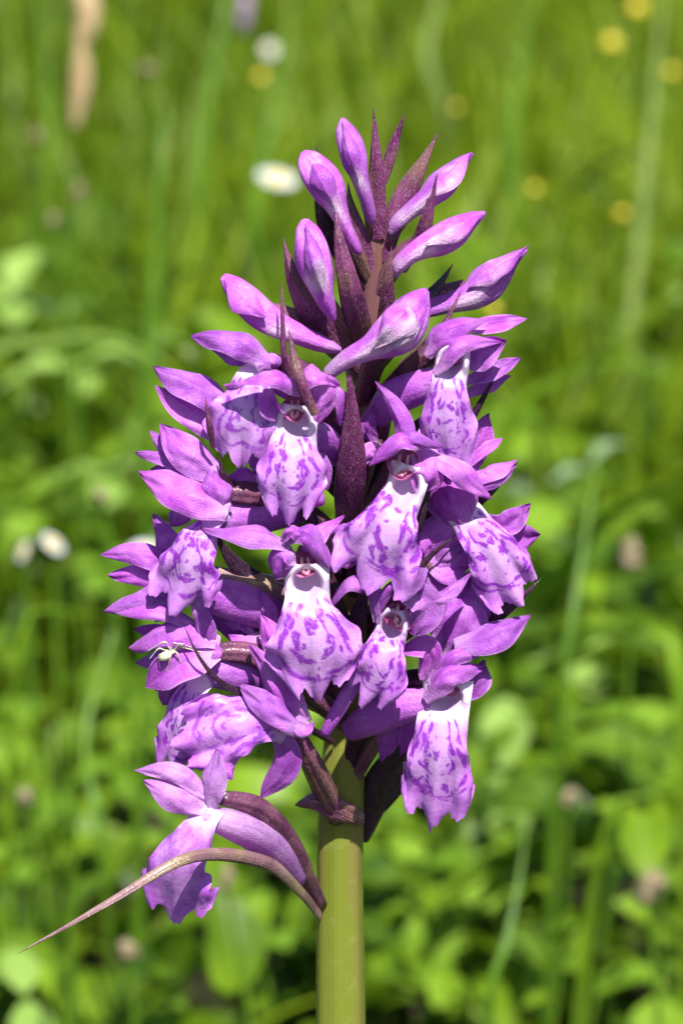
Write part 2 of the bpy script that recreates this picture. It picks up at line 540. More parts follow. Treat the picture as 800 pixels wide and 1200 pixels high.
def lip(parent, pts, w, n0=(0, 1, 0.3), n1=None, cup=-0.8, neck=0.42, lobe=0.13, tooth=0.10, um=0.66, marks=1.0, white=1.0, seed=1, asym=0.0, fold=0.0, tail=0.0, pit=0, taper=0.17):
    g0 = np.random.default_rng(seed + 300)
    lobe *= g0.uniform(0.25, 0.9); tooth *= g0.uniform(0.3, 1.0); cup *= g0.uniform(0.8, 1.15); fold += g0.normal(0, 0.06); asym += g0.normal(0, 0.035)
    nu, nv = 96, 61
    if pit:
        a_, b_ = pts[0], pts[1]
        q_ = math.hypot(a_[0] - b_[0], a_[1] - b_[1])
        pts = [(a_[0] + (a_[0] - b_[0]) / q_ * pit * 0.6, a_[1] + (a_[1] - b_[1]) / q_ * pit * 1.0, a_[2] - 2)] + list(pts)
    cup = cup * 0.60
    um = min(um + 0.06, 0.9)
    S = spline(plant_pts(pts), nu)
    L = np.linalg.norm(np.diff(S, axis=0), axis=1).sum() / UNIT
    T = unit(np.gradient(S, axis=0))
    u = np.linspace(0, 1, nu); v = np.linspace(-1, 1, nv)
    U, V = np.meshgrid(u, v, indexing='ij')
    g = np.random.default_rng(seed)
    av = np.abs(V)
    # outline of the far end: two side lobes, a notch each side of a middle tooth, fine crenation
    e = 1 - lobe * np.exp(-((av - 0.36) / 0.15) ** 2) - 0.06 * av ** 4 - 0.17 * np.clip((av - 0.62) / 0.38, 0, 1) ** 2.2 - tooth * np.clip((av - 0.12) / 0.2, 0, 1)
    e = e + 0.011 * np.sin(V * 37 + g.uniform(0, 6)) + 0.009 * np.sin(V * 17 + g.uniform(0, 6)) + asym * V
    e = e + tail * np.exp(-((V - 0.1) / 0.07) ** 2)
    Ue = U * (1 + (e - 1) * U ** 2)
    idx = np.clip(Ue, 0, 1) * (nu - 1)
    i0 = np.clip(np.floor(idx).astype(int), 0, nu - 2); fr = (idx - i0)[..., None]
    h0 = hint(n0); h1 = hint(n1 if n1 is not None else n0)
    H = unit(h0)[None] * (1 - u[:, None]) + unit(h1)[None] * u[:, None]
    B = unit(np.cross(T, H)); N = np.cross(B, T)
    Sx = S[i0] * (1 - fr) + S[i0 + 1] * fr
    Bx = B[i0] * (1 - fr) + B[i0 + 1] * fr
    Nx = N[i0] * (1 - fr) + N[i0 + 1] * fr
    ov = np.clip(Ue - 1, 0, None)[..., None]
    Sx = Sx + T[-1] * ov * L * UNIT
    u_n = 0.22 if pit else 0.08
    t = np.clip((Ue - u_n) / (um - u_n), 0, 1)
    sm = 0.5 * t * t * (3 - 2 * t) + 0.5 * t ** 1.25
    prof = neck + (1 - neck) * sm
    prof = prof * np.where(Ue > um, 1 - taper * np.clip((Ue - um) / (1 - um), 0, 1.2) ** 2, 1)
    w = w * 1.06
    hw = 0.5 * w * UNIT * prof * (1 + 0.05 * np.sin(U * 23 + g.uniform(0, 6)) * U * (av > 0.9))
    a = max(abs(cup), 1e-3) * (0.55 + 0.45 * np.clip(Ue / 0.5, 0, 1))
    sgn = 1 if cup > 0 else -1
    side = hw * np.sin(V * a) / a
    nor = hw * sgn * (1 - np.cos(V * a)) / a
    pitm = np.zeros_like(U)
    if pit:
        pu = pit / L
        du_ = U - pu * 0.95
        lowr = np.clip(du_ / (pu * 0.4), 0, 1)
        ring = np.sqrt((V / 0.64) ** 2 + (du_ / (pu * (0.75 + 0.35 * lowr))) ** 2)
        pitm = np.clip((1.12 - ring) / (0.25 + 0.35 * lowr), 0, 1)
        nor = nor - 14 * UNIT * np.clip(1.1 - ring, 0, 1) ** (0.6 + 0.8 * lowr)
        nor = nor + 6 * UNIT * np.exp(-((ring - 1.28) / 0.2) ** 2) * (1 - lowr)
    if fold:
        nor = nor + hw * fold * np.exp(-(V / 0.25) ** 2) * Ue
    nor = nor + 0.16 * hw * np.clip((Ue - 0.72) / 0.28, 0, 1) ** 2 * (0.4 + av)
    nor = nor + wob(U, V, 5, 0.06 * w * UNIT, seed + 77) * U + 0.03 * w * UNIT * np.sin(np.abs(V) * 8 + seed) * U ** 2
    nor = nor + 0.06 * w * UNIT * np.sin(U * 19 + seed) * av ** 4 * np.sign(V)
    nor = nor + 0.03 * w * UNIT * np.sin(V * 9 + seed) * U ** 2.5 - 0.022 * w * UNIT * np.exp(-((av - 0.42) / 0.12) ** 2) * U ** 1.5
    P = Sx + Bx * side[..., None] + Nx * nor[..., None]
    # pigment: X across and Y along, both in half widths
    X = V * prof
    Y = Ue * L / (0.5 * w)
    Lh = L / (0.5 * w)
    Xd = X + 0.045 * np.sin(Y * 7 + seed) * np.cos(X * 5 + seed * 2) + 0.014 * np.sin(X * 19 + Y * 13)
    Yd = Y + 0.06 * np.sin(X * 6 + seed * 3) + 0.014 * np.sin(Y * 21 + X * 5)
    mark = np.zeros_like(X)

    def stroke(pl, wd, gap=0.0):
        nonlocal mark
        pl = np.array(pl, float)
        d = np.full(X.shape, 9.0)
        for a_, b_ in zip(pl[:-1], pl[1:]):
            ab = b_ - a_
            tt = np.clip(((Xd - a_[0]) * ab[0] + (Yd - a_[1]) * ab[1]) / max(ab @ ab, 1e-9), 0, 1)
            d = np.minimum(d, np.hypot(Xd - a_[0] - tt * ab[0], Yd - a_[1] - tt * ab[1]))
        wv = 1.3 * wd * (1 + 0.5 * np.sin(Y * 11 + X * 9 + g.uniform(0, 6)))
        m = np.clip((wv * 1.2 - d) / (wv * 0.42), 0, 1)
        if gap:
            m = m * np.clip((np.sin(Y * 8.5 + X * 6 + g.uniform(0, 6)) + gap) * 3, 0, 1)
        mark = np.maximum(mark, m)
    th = np.linspace(-2.35, 2.35, 30) + 1.571 - 0.0
    j = lambda s: g.uniform(-s, s)
    cy = Lh * (0.56 + j(0.03)); rx = 0.60 + j(0.06); ry = Lh * (0.27 + j(0.03))
    loop = lambda rx_, ry_, cy_, span: [(rx_ * math.sin(q) * (1 + j(0.025)) * (1 - 0.12 * math.cos(3 * q)), cy_ + ry_ * math.cos(q) * (1 + j(0.03)) * (1 - 0.18 * math.exp(-(q / 0.35) ** 2))) for q in np.linspace(-span, span, 26)]
    y_n = Lh * (0.24 if pit else 0.16)
    tl = j(0.10)
    stroke([(a_ + tl * (b_ - cy), b_) for a_, b_ in loop(rx, ry, cy, 2.2 + j(0.2))], 0.034, 0.95)
    if seed % 3: stroke(loop(rx * 0.55, ry * 0.55, cy - 0.04 * Lh, 1.9 + j(0.3)), 0.036, 0.7)
    if seed % 2: stroke(loop(rx * 1.25, ry * 1.12, cy, 1.1 + j(0.3)), 0.022, 0.1)
    for s in (-1, 1):                                            # lines running down from the neck
        stroke([(s * 0.30, y_n), (s * (0.40 + j(0.04)), y_n + 0.3), (s * (rx + j(0.04)), cy - 0.1)], 0.030, 1.0)
        stroke([(s * 0.16, y_n + 0.05), (s * (0.22 + j(0.05)), y_n + 0.4), (s * (0.30 + j(0.06)), cy)], 0.030, 0.5)
    for q in range(14):                                          # short dashes, fanning out from the neck
        x0, y0 = j(0.46), y_n + 0.1 + abs(j(1.0)) * (cy + ry * 0.7 - y_n)
        l = 0.05 + abs(j(0.16))
        wd_ = 0.022 + abs(j(0.020))
        for s in (-1, 1):
            if abs(j(1)) < 0.6:
                stroke([(s * x0 + j(0.09), y0 + j(0.12)), (s * (x0 + x0 * l * 0.9) + j(0.09), y0 + l * (1 + j(0.3)))], wd_)
    for q in range(12):
        x0, y0 = j(0.85), Lh * (0.55 + j(0.26))
        stroke([(x0, y0), (x0 + 0.02, y0 + 0.05)], 0.020)
    mark = mark * np.clip((U - (0.20 if pit else 0.10)) / 0.06, 0, 1) * marks
    rad = np.hypot(X / 0.72, (Y - cy) / (Lh * 0.40))
    wh = np.maximum(np.clip(1.10 - rad, 0, 1) * 0.34, np.clip(((0.36 if pit else 0.26) - U) / 0.16, 0, 1) ** 1.0 * 0.92)
    wh = np.clip(wh * white, 0, 1)
    o = link('lip', sheet_mesh(P, np.stack([U, V * 0.5 + 0.5], -1), 3.0 * UNIT, {'mark': mark * 0.92, 'white': wh, 'pit': pitm * 0.85}), M_LIP, parent)
    return o


def throat(parent, c, rx, ry, face=(0, 1, 0.1), up=None, depth=26, col_r=None):
    """The column with its two pollinia in a crimson hollow, above the mouth of the spur."""
    SEED[0] += 1
    cw = np.array(at(*c))
    f = unit(hint(face))
    upv = np.array([0, 0, 1.0]) if up is None else unit(hint(up))
    x = unit(np.cross(f, upv)) * -1; y = np.cross(x, f) * -1
    y = upv - f * np.dot(upv, f); y = unit(y)
    n, m = 16, 28
    a = np.linspace(0, 2 * np.pi, m, endpoint=False)[None]

    def bowl(rr, zz, sx, sy, cy=0.0):
        wv = 1 + 0.06 * np.sin(3 * a + SEED[0]) + 0.05 * np.sin(2 * a + 1)
        q = cw + (x[None, None] * (rr * np.cos(a) * sx * wv)[..., None] + y[None, None] * (rr * np.sin(a) * sy * wv + cy)[..., None] + f[None, None] * (zz + 0 * a)[..., None]) * UNIT
        return q.reshape(-1, 3)
    # crimson hollow above
    k = (col_r or rx) * 1.05
    t = np.linspace(0.04, 1, 10)[:, None]
    V = bowl(np.sin(t * np.pi / 2), -16 * np.cos(t * np.pi / 2) + 4, k * 0.85, k * 0.95, ry * 1.0 + k * 0.7)
    link('cavity', make_mesh('cavity', V, grid_faces(10, m, closed=True)), M_CAVITY, parent)
    # column: two lumpy pollinia joined at the base
    Vs, Fs = [], []
    for s in (-1, 1):
        for (dx, dy, dz, q, l) in ((0.24 * s, ry * 1.0 + k * 0.75, 2, 0.13, 0.50), (0.18 * s, ry * 1.0 + k * 0.25, 4, 0.16, 0.26), (0.05 * s, ry * 1.0 + k * 0.02, 5, 0.16, 0.15)):
            th_ = np.linspace(0.05, np.pi - 0.05, 9)[:, None]
            lump = 1 + 0.16 * np.sin(4 * a + 5 * th_ + s)
            q_ = cw + (x[None, None] * (dx * k + np.sin(th_) * np.cos(a) * q * k * lump)[..., None] + y[None, None] * (dy + np.cos(th_) * l * k + 0 * a)[..., None] + f[None, None] * (dz - 5 + np.sin(th_) * np.sin(a) * q * k * lump)[..., None]) * UNIT
            Fs.append(grid_faces(9, m, len(Vs) * 9 * m, closed=True)); Vs.append(q_.reshape(-1, 3))
    link('column', make_mesh('column', np.vstack(Vs), np.vstack(Fs)), M_POLLINIA, parent)


UPF = (0, 0.75, 0.75)        # a surface that looks up and to the front
FR = (0, 1, 0.15)


def sepal(f, pts, w, **k): return petal('sepal', f, k.pop('mat', M_PETAL), pts, w * 0.92, **k)
def hoodp(f, pts, w, **k): return petal('petal', f, k.pop('mat', M_PETAL), pts, w * 0.95, **k)
def spur(f, pts, rad, **k): return tube('spur', f, M_SPUR, pts, rad, sides=18, flat=k.pop('flat', 0.85), **k)
def ovary(f, pts, rad, mat=None): return tube('ovary', f, mat or M_OVARY, pts, rad, sides=24, ridge=0.09, ridges=6, twist=2.6)


# --- buds: hooded body of overlapping tepals with the spur as its tail
def bud(body, rad, ov=None, seam=0.0):
    f = empty('bud', at(*body[len(body) // 2]), orchid)
    k = len(body)
    tube('tepals', f, M_BUD, body, [q * 0.86 for q in rad], sides=30, n=40, flat=0.86, ridge=0.12, ridges=3, twist=2.8, dent=0.09)
    if ov: ovary(f, *ov)
    return f


def bud_wrap(f, pts, w, **k):            # an outer tepal folded over the bud
    petal('tepal', f, M_BUD, pts, w * 0.86, b0=0.06, p=1.3, **k)


b = bud([(401, 139, 34), (404, 152, 40), (409, 170, 46), (414, 190, 50), (420, 207, 50), (428, 232, 42), (434, 254, 34), (435, 262, 30)], [3, 12, 17, 17, 12, 9, 7.5, 4], ([(424, 215, 30), (432, 240, 20), (438, 285, 4)], [8, 7, 7]))
bud_wrap(b, [(420, 210, 63), (409, 178, 70), (402, 141, 44)], 30, n0=(-0.2, 1, 0.2), cup=-1.1, um=0.42, wave=0.02)
b = bud([(356, 179, 60), (363, 190, 70), (374, 208, 78), (384, 226, 80), (392, 241, 78), (401, 260, 74), (410, 278, 68), (417, 291, 62), (421, 297, 60)], [5, 17, 23, 21, 15, 11, 9.5, 8, 4], ([(398, 245, 50), (415, 290, 30), (432, 330, 4)], [9, 9, 8]))
bud_wrap(b, [(393, 244, 96), (374, 208, 104), (357, 180, 74)], 40, n0=(-0.1, 1, 0.2), cup=-1.1, um=0.45, wave=0.02)
b = bud([(357, 258, 84), (359, 272, 92), (364, 297, 102), (371, 322, 104), (378, 344, 102), (385, 361, 96), (391, 375, 92)], [5, 16, 23.5, 21, 14, 10, 4], ([(378, 350, 70), (400, 380, 50), (425, 410, 8)], [11, 10, 9]))
bud_wrap(b, [(380, 345, 119), (366, 305, 132), (358, 262, 104)], 42, n0=(-0.2, 1, 0.25), cup=-1.15, um=0.5, wave=0.02)
b = bud([(553, 180, 10), (541, 189, 14), (528, 205, 20), (516, 219, 26), (500, 234, 28), (480, 249, 26), (465, 262, 24), (457, 274, 22)], [2.5, 8, 16, 19, 14, 11, 9.5, 4], ([(505, 225, 10), (475, 250, 4), (446, 292, 2)], [9, 9, 8]))
bud_wrap(b, [(500, 232, 44), (522, 208, 46), (553, 181, 14)], 36, n0=(-0.5, 1, 0.6), cup=-1.0, um=0.45, wave=0.02)
b = bud([(567, 250, 30), (553, 257, 38), (535, 270, 48), (515, 282, 56), (498, 290, 60), (481, 300, 60), (468, 312, 56), (463, 323, 52)], [4, 11, 19, 20, 16, 12, 10.5, 5], ([(500, 283, 36), (470, 300, 24), (442, 345, 4)], [11, 11, 9]))
bud_wrap(b, [(497, 287, 80), (530, 268, 76), (566, 252, 40)], 40, n0=(-0.3, 1, 0.8), cup=-1.0, um=0.45, wave=0.02)
b = bud([(617, 293, 0), (601, 304, 4), (584, 319, 8), (568, 334, 12), (553, 346, 16), (530, 355, 18), (506, 362, 18), (492, 369, 18)], [2, 9, 19, 23, 19, 14, 12.5, 8], ([(545, 340, 4), (500, 352, 2), (440, 392, 0)], [12, 11, 9]))
bud_wrap(b, [(548, 336, 32), (578, 313, 30), (617, 294, 4)], 44, n0=(0, 0.8, 1), cup=-0.9, um=0.4, wave=0.02)
b = bud([(262, 325, 62), (274, 337, 72), (290, 354, 82), (306, 371, 88), (326, 384, 90), (351, 393, 86), (380, 404, 78), (398, 411, 72)], [6, 15, 21, 21, 17, 14, 11, 5], ([(300, 362, 66), (350, 378, 50), (425, 430, 10)], [11, 12, 10]))
bud_wrap(b, [(312, 372, 112), (288, 350, 108), (262, 326, 72)], 46, n0=(-0.2, 0.9, 0.8), cup=-1.0, um=0.45, wave=0.02)
b = bud([(499, 340, 112), (486, 358, 122), (468, 382, 130), (450, 398, 134), (432, 409, 134), (406, 422, 128), (386, 437, 118), (381, 443, 114)], [5, 22, 30, 25, 16, 12, 8.5, 4], ([(460, 400, 100), (440, 420, 60), (424, 470, 10)], [15, 13, 11]))
bud_wrap(b, [(436, 408, 152), (462, 376, 166), (500, 338, 122)], 62, n0=(-0.6, 1, 0.5), cup=-1.1, um=0.5, wave=0.03)
bud_wrap(b, [(448, 415, 150), (478, 395, 160), (502, 352, 128)], 44, n0=(0.4, 1, -0.1), cup=-0.8, um=0.5, wave=0.03)

# --- open flowers, from the top down
# right of the spike, highest open flower
f = new_flower((532, 425, 112))
lip(f, [(529, 428, 128), (524, 462, 136), (524, 505, 134), (527, 556, 120)], 68, n0=(-0.1, 1, 0.2), neck=0.55, seed=3, taper=0.3, pit=24, um=0.6, cup=-0.9)
throat(f, (533, 438, 122), 11, 13, (0.25, 1, 0.1), col_r=13)
hoodp(f, [(498, 416, 118), (520, 388, 128), (572, 369, 116)], 40, n0=(-0.3, 0.9, 0.6), cup=-0.8, um=0.35)
hoodp(f, [(508, 436, 130), (538, 402, 140), (592, 398, 122)], 30, n0=(-0.2, 0.5, 0.9), n1=(0, 0.9, 0.5), cup=-0.9, um=0.3)
hoodp(f, [(546, 428, 108), (565, 412, 114), (592, 398, 108)], 44, n0=(0.2, 1, 0.1), cup=0.8, um=0.35)
sepal(f, [(552, 386, 96), (582, 380, 96), (617, 375, 90)], 26, n0=(0.1, 0.9, 0.6), cup=0.4, um=0.35)
sepal(f, [(542, 448, 92), (575, 437, 92), (610, 420, 84)], 26, n0=(0, 1, 0.6), cup=0.5)
sepal(f, [(545, 462, 80), (572, 452, 84), (598, 440, 70)], 22, n0=(0, 1, 0.1), cup=-0.4)
sepal(f, [(548, 425, 84), (570, 418, 84), (588, 408, 80)], 14, n0=(0, 1, 0.4), cup=0.4)
spur(f, [(520, 446, 108), (490, 454, 96), (460, 468, 80), (440, 490, 66)], [17, 20, 20, 14])
ovary(f, [(530, 410, 86), (490, 425, 60), (426, 490, 10)], [13, 12, 11])

# upper left flower, hood pointing left, round lip below it
f = new_flower((304, 432, 120))
lip(f, [(306, 428, 122), (294, 452, 134), (284, 490, 144), (282, 548, 134)], 88, n0=(-0.25, 1, 0.3), neck=0.40, seed=5, taper=0.3, um=0.55, cup=-0.55, lobe=0.10, marks=0.9)
hoodp(f, [(314, 424, 130), (280, 399, 134), (222, 390, 110)], 44, n0=(-0.1, 0.8, 0.8), cup=-0.8, um=0.42, b0=0.6)
hoodp(f, [(306, 432, 110), (270, 414, 108), (238, 402, 96)], 30, n0=(-0.1, 1, -0.4), cup=-0.4)
hoodp(f, [(300, 430, 138), (318, 424, 140), (322, 436, 132)], 22, n0=(0, 1, 0.3), cup=-0.8, um=0.5, b0=0.7, p=0.5)
sepal(f, [(272, 482, 112), (232, 455, 116), (181, 439, 96)], 48, n0=(-0.1, 0.9, 0.7), cup=-0.35, um=0.42)
sepal(f, [(268, 512, 104), (226, 484, 108), (181, 457, 92)], 42, n0=(-0.1, 0.9, 0.5), cup=-0.3, um=0.45)
spur(f, [(312, 440, 96), (345, 458, 76), (385, 480, 50)], [13, 14, 8])
ovary(f, [(316, 425, 100), (360, 440, 70), (418, 510, 10)], [12, 12, 11])

# centre left flower with arched hood
f = new_flower((345, 480, 150))
lip(f, [(346, 502, 152), (343, 530, 166), (341, 565, 172), (339, 612, 160)], 82, n0=(0, 1, 0.25), neck=0.58, seed=8, taper=0.42, pit=28, um=0.5, cup=-1.0, lobe=0.08, tooth=0.06)
throat(f, (345, 506, 154), 13, 16, (-0.1, 1, 0.1), col_r=15)
hoodp(f, [(354, 456, 156), (318, 437, 172), (264, 454, 150)], 38, n0=(-0.1, 0.55, 1), cup=-0.7, um=0.4, wave=0.08, b0=0.6)
hoodp(f, [(338, 452, 150), (366, 436, 166), (398, 452, 150)], 36, n0=(0.1, 0.6, 1), cup=-0.7, um=0.45, wave=0.08, b0=0.6)
hoodp(f, [(372, 445, 160), (377, 465, 160), (366, 500, 146)], 42, n0=(0.3, 1, 0), cup=-0.7, um=0.35, b0=0.6)
hoodp(f, [(316, 455, 150), (318, 475, 156), (334, 494, 150)], 34, n0=(-0.4, 1, -0.1), cup=0.7, um=0.5)
sepal(f, [(390, 452, 120), (402, 470, 120), (398, 500, 112)], 20, n0=(0.3, 1, 0), cup=-0.4)
spur(f, [(350, 500, 130), (380, 515, 96), (398, 540, 70)], [15, 17, 10])
ovary(f, [(350, 460, 130), (380, 480, 80), (414, 560, 10)], [12, 12, 11])
sepal(f, [(366, 520, 100), (376, 545, 104), (384, 576, 96)], 24, n0=(0, 1, 0), cup=-0.5)
tube('spur_tip', f, M_PETAL, [(366, 575, 110), (372, 584, 112), (375, 591, 110)], [8, 9, 5], sides=14, n=10)

# left cluster flower with a long white-necked lip
f = new_flower((258, 592, 116))
lip(f, [(258, 596, 116), (238, 622, 140), (222, 656, 150), (208, 716, 136)], 96, n0=(-0.35, 1, 0.25), neck=0.28, seed=14, um=0.84, cup=-0.75, lobe=0.06, asym=0.06)
hoodp(f, [(268, 598, 136), (215, 577, 144), (161, 551, 112)], 52, n0=(-0.1, 0.85, 0.8), cup=-0.7, um=0.45, b0=0.55)
sepal(f, [(256, 556, 122), (214, 528, 126), (185, 494, 104)], 46, n0=(-0.2, 0.95, 0.6), cup=-0.4, um=0.45, b0=0.6)
sepal(f, [(250, 556, 104), (208, 540, 108), (159, 531, 92)], 27, n0=(-0.1, 0.9, 0.8), cup=-0.5)
sepal(f, [(230, 550, 92), (200, 530, 92), (175, 504, 84)], 22, n0=(-0.2, 0.9, 0.5), cup=-0.4)
sepal(f, [(240, 562, 100), (212, 549, 100), (176, 550, 92)], 24, n0=(0, 0.8, 0.8), cup=-0.4)
hoodp(f, [(262, 604, 128), (256, 575, 138), (244, 545, 128)], 44, n0=(0.2, 1, 0.2), cup=-0.8, um=0.4, b0=0.7)
sepal(f, [(232, 590, 84), (212, 600, 92), (200, 616, 86)], 34, n0=(-0.2, 1, 0.2), cup=-0.5, um=0.5, p=0.6)
spur(f, [(258, 606, 104), (292, 604, 92), (330, 600, 72), (362, 600, 52)], [20, 23, 21, 12])
ovary(f, [(266, 576, 108), (292, 579, 100), (330, 592, 66), (412, 640, 10)], [12, 14, 13, 11])

# front flower right of the centre with a broad fan lip
f = new_flower((474, 548, 150))
lip(f, [(474, 574, 150), (462, 600, 172), (448, 632, 180), (428, 692, 166)], 122, n0=(-0.1, 1, 0.3), neck=0.36, seed=21, pit=32, um=0.86, cup=-0.75, lobe=0.12, tooth=0.05, asym=-0.04)
throat(f, (466, 576, 152), 15, 19, (-0.1, 1, 0.1), (0.15, 0, 1), col_r=19)
sepal(f, [(462, 536, 140), (470, 500, 150), (442, 446, 132)], 36, n0=(-0.3, 1, 0.2), cup=-0.8, um=0.35, wave=0.03)
hoodp(f, [(498, 522, 150), (468, 514, 170), (434, 546, 158)], 28, n0=(0, 0.6, 1), cup=-0.7, um=0.4, wave=0.06)
hoodp(f, [(455, 528, 152), (482, 508, 164), (516, 526, 148)], 28, n0=(0.1, 0.6, 1), cup=-0.8, um=0.45, b0=0.6)
hoodp(f, [(488, 528, 142), (503, 552, 154), (492, 580, 146)], 42, n0=(0.1, 1, 0.2), cup=-0.4, um=0.55, b0=0.7, p=0.5)
sepal(f, [(506, 536, 144), (540, 552, 154), (573, 585, 134)], 34, n0=(0, 0.8, 0.7), cup=-0.6, um=0.45)
spur(f, [(474, 565, 120), (455, 590, 90), (440, 620, 70)], [15, 16, 10])
ovary(f, [(478, 530, 126), (455, 560, 70), (414, 640, 10)], [13, 12, 11])

# behind it to the right, a half hidden flower seen from the side
f = new_flower((548, 555, 70))
sepal(f, [(540, 558, 70), (558, 520, 66), (572, 484, 50)], 46, n0=(0.6, 0.8, -0.2), cup=0.4, mat=M_DEEP_SHADED)
sepal(f, [(540, 552, 78), (566, 530, 82), (589, 512, 70)], 18, n0=(-0.2, 0.7, 0.8), cup=0.5, um=0.6)
sepal(f, [(540, 562, 84), (574, 553, 90), (607, 538, 76)], 30, n0=(0, 0.6, 0.9), cup=-0.4)
sepal(f, [(548, 572, 90), (576, 562, 96), (604, 546, 78)], 26, n0=(0, 1, 0.2), cup=-0.4)
hoodp(f, [(520, 570, 72), (540, 548, 84), (566, 540, 76)], 50, n0=(0, 1, 0.2), cup=-0.6, mat=M_DEEP_SHADED)
ovary(f, [(535, 565, 60), (480, 590, 30), (416, 680, 0)], [13, 12, 11])

# right flower with the lip turned to the right
f = new_flower((540, 600, 100))
lip(f, [(536, 590, 104), (556, 618, 126), (580, 652, 130), (608, 706, 112)], 80, n0=(0.05, 1, 0.35), neck=0.48, seed=27, um=0.84, cup=-0.75, lobe=0.05, asym=0.05)
hoodp(f, [(546, 622, 118), (528, 585, 122), (520, 540, 104)], 70, n0=(-0.1, 1, 0.1), cup=-0.7, um=0.45, b0=0.6, mat=M_DEEP_SHADED)
hoodp(f, [(520, 610, 104), (512, 590, 104), (514, 556, 94)], 34, n0=(-0.5, 1, 0.1), cup=-0.6)
sepal(f, [(552, 612, 76), (590, 616, 74), (622, 590, 56)], 34, n0=(0.2, 0.8, 0.5), cup=0.4, wave=0.1, mat=M_DEEP_SHADED)
sepal(f, [(556, 636, 70), (596, 632, 70), (634, 626, 52)], 40, n0=(0.2, 0.9, 0.4), cup=0.4, wave=0.08, mat=M_DEEP_SHADED)
sepal(f, [(570, 646, 60), (600, 644, 60), (626, 634, 46)], 26, n0=(0.2, 1, 0), cup=0.3, mat=M_DEEP_SHADED)
spur(f, [(536, 612, 96), (508, 632, 76), (484, 652, 60)], [20, 24, 18])
ovary(f, [(530, 600, 66), (480, 625, 36), (414, 700, 0)], [13, 12, 11])
petal('sepal', f, M_PETAL, [(490, 690, 84), (520, 660, 92), (556, 640, 84)], 74, n0=(0, 1, 0.1), cup=-0.5)

# far left flower seen from the side behind the white-necked lip
f = new_flower((205, 672, 80))
sepal(f, [(210, 668, 88), (166, 648, 96), (118, 650, 78)], 36, n0=(-0.1, 0.8, 0.8), cup=-0.5, um=0.4)
sepal(f, [(208, 676, 84), (170, 674, 90), (125, 674, 76)], 32, n0=(-0.1, 1, 0.3), cup=-0.4)
sepal(f, [(214, 684, 96), (170, 700, 100), (127, 719, 86)], 31, n0=(-0.1, 0.9, 0.7), cup=-0.5, wave=0.08)
sepal(f, [(212, 672, 74), (196, 638, 80), (175, 604, 66)], 40, n0=(-0.3, 1, 0.2), cup=-0.5, um=0.45)
spur(f, [(215, 690, 100), (255, 698, 104), (300, 712, 94), (345, 735, 70)], [14, 22, 24, 14])
ovary(f, [(220, 668, 78), (275, 680, 90), (325, 692, 80), (412, 730, 10)], [11, 12, 14, 11], M_BRACT_OLD)
lip(f, [(214, 686, 84), (196, 698, 96), (180, 708, 96), (168, 722, 84)], 44, n0=(-0.2, 1, 0.3), seed=33, cup=-0.6, white=0.3, marks=0.5)

# front centre flower with the longest lip
f = new_flower((356, 668, 160))
lip(f, [(360, 690, 160), (362, 722, 178), (368, 762, 184), (372, 822, 166)], 112, n0=(0, 1, 0.25), neck=0.44, seed=41, taper=0.5, pit=30, um=0.52, cup=-0.9, lobe=0.05, tooth=0.12)
throat(f, (361, 690, 162), 15, 17, (-0.05, 1, 0.1), (-0.12, 0, 1), col_r=15)
sepal(f, [(340, 640, 156), (296, 624, 164), (238, 627, 138)], 40, n0=(0, 0.6, 1), cup=-0.6, um=0.42)
hoodp(f, [(346, 650, 158), (328, 652, 168), (322, 678, 156)], 38, n0=(-0.3, 0.9, 0.5), cup=-0.6, um=0.55, b0=0.7, p=0.5)
hoodp(f, [(334, 630, 156), (362, 624, 172), (388, 668, 160)], 34, n0=(0.1, 0.7, 0.8), cup=-0.9, um=0.45, b0=0.6)
hoodp(f, [(330, 636, 162), (340, 622, 170), (368, 628, 160)], 20, n0=(0, 0.8, 0.8), cup=-0.9, wave=0.1)
sepal(f, [(378, 666, 150), (366, 632, 156), (404, 606, 144)], 32, n0=(-0.5, 0.8, 0.3), n1=(0, 0.5, 1), cup=-0.4, um=0.4)
spur(f, [(360, 690, 130), (378, 720, 90), (390, 760, 60)], [16, 17, 10])
ovary(f, [(358, 650, 140), (380, 680, 80), (410, 760, 10)], [13, 12, 11])

# small open-faced flower right of the centre
f = new_flower((470, 712, 146))
lip(f, [(458, 738, 148), (450, 762, 164), (440, 790, 166), (424, 826, 150)], 74, n0=(-0.1, 1, 0.35), neck=0.5, seed=52, taper=0.3, pit=26, um=0.6, cup=-1.0, lobe=0.18, tooth=0.10, white=0.7)
throat(f, (466, 738, 150), 19, 4, (0, 1, 0.15), (0.2, 0, 1), depth=20, col_r=20)
hoodp(f, [(474, 690, 152), (500, 710, 156), (484, 746, 150)], 42, n0=(0.1, 1, 0.1), cup=0.4, um=0.5, b0=0.7, p=0.5)
hoodp(f, [(488, 682, 152), (456, 688, 160), (440, 726, 152)], 20, n0=(-0.3, 0.8, 0.7), cup=-0.8, um=0.5, b0=0.7)
hoodp(f, [(456, 694, 146), (478, 682, 158), (500, 694, 146)], 24, n0=(0, 0.7, 0.9), cup=-0.8, b0=0.6)
sepal(f, [(440, 730, 146), (434, 690, 156), (408, 682, 156), (382, 714, 140)], 28, n0=(-0.4, 0.6, 0.8), cup=-0.5, um=0.55)
sepal(f, [(494, 706, 146), (524, 694, 152), (553, 671, 136)], 24, n0=(0, 0.8, 0.8), cup=-0.6, um=0.4)
spur(f, [(440, 770, 120), (412, 806, 128), (394, 836, 130), (380, 860, 126)], [10, 9, 8.5, 6])
ovary(f, [(470, 700, 120), (445, 735, 70), (408, 810, 10)], [13, 12, 11])

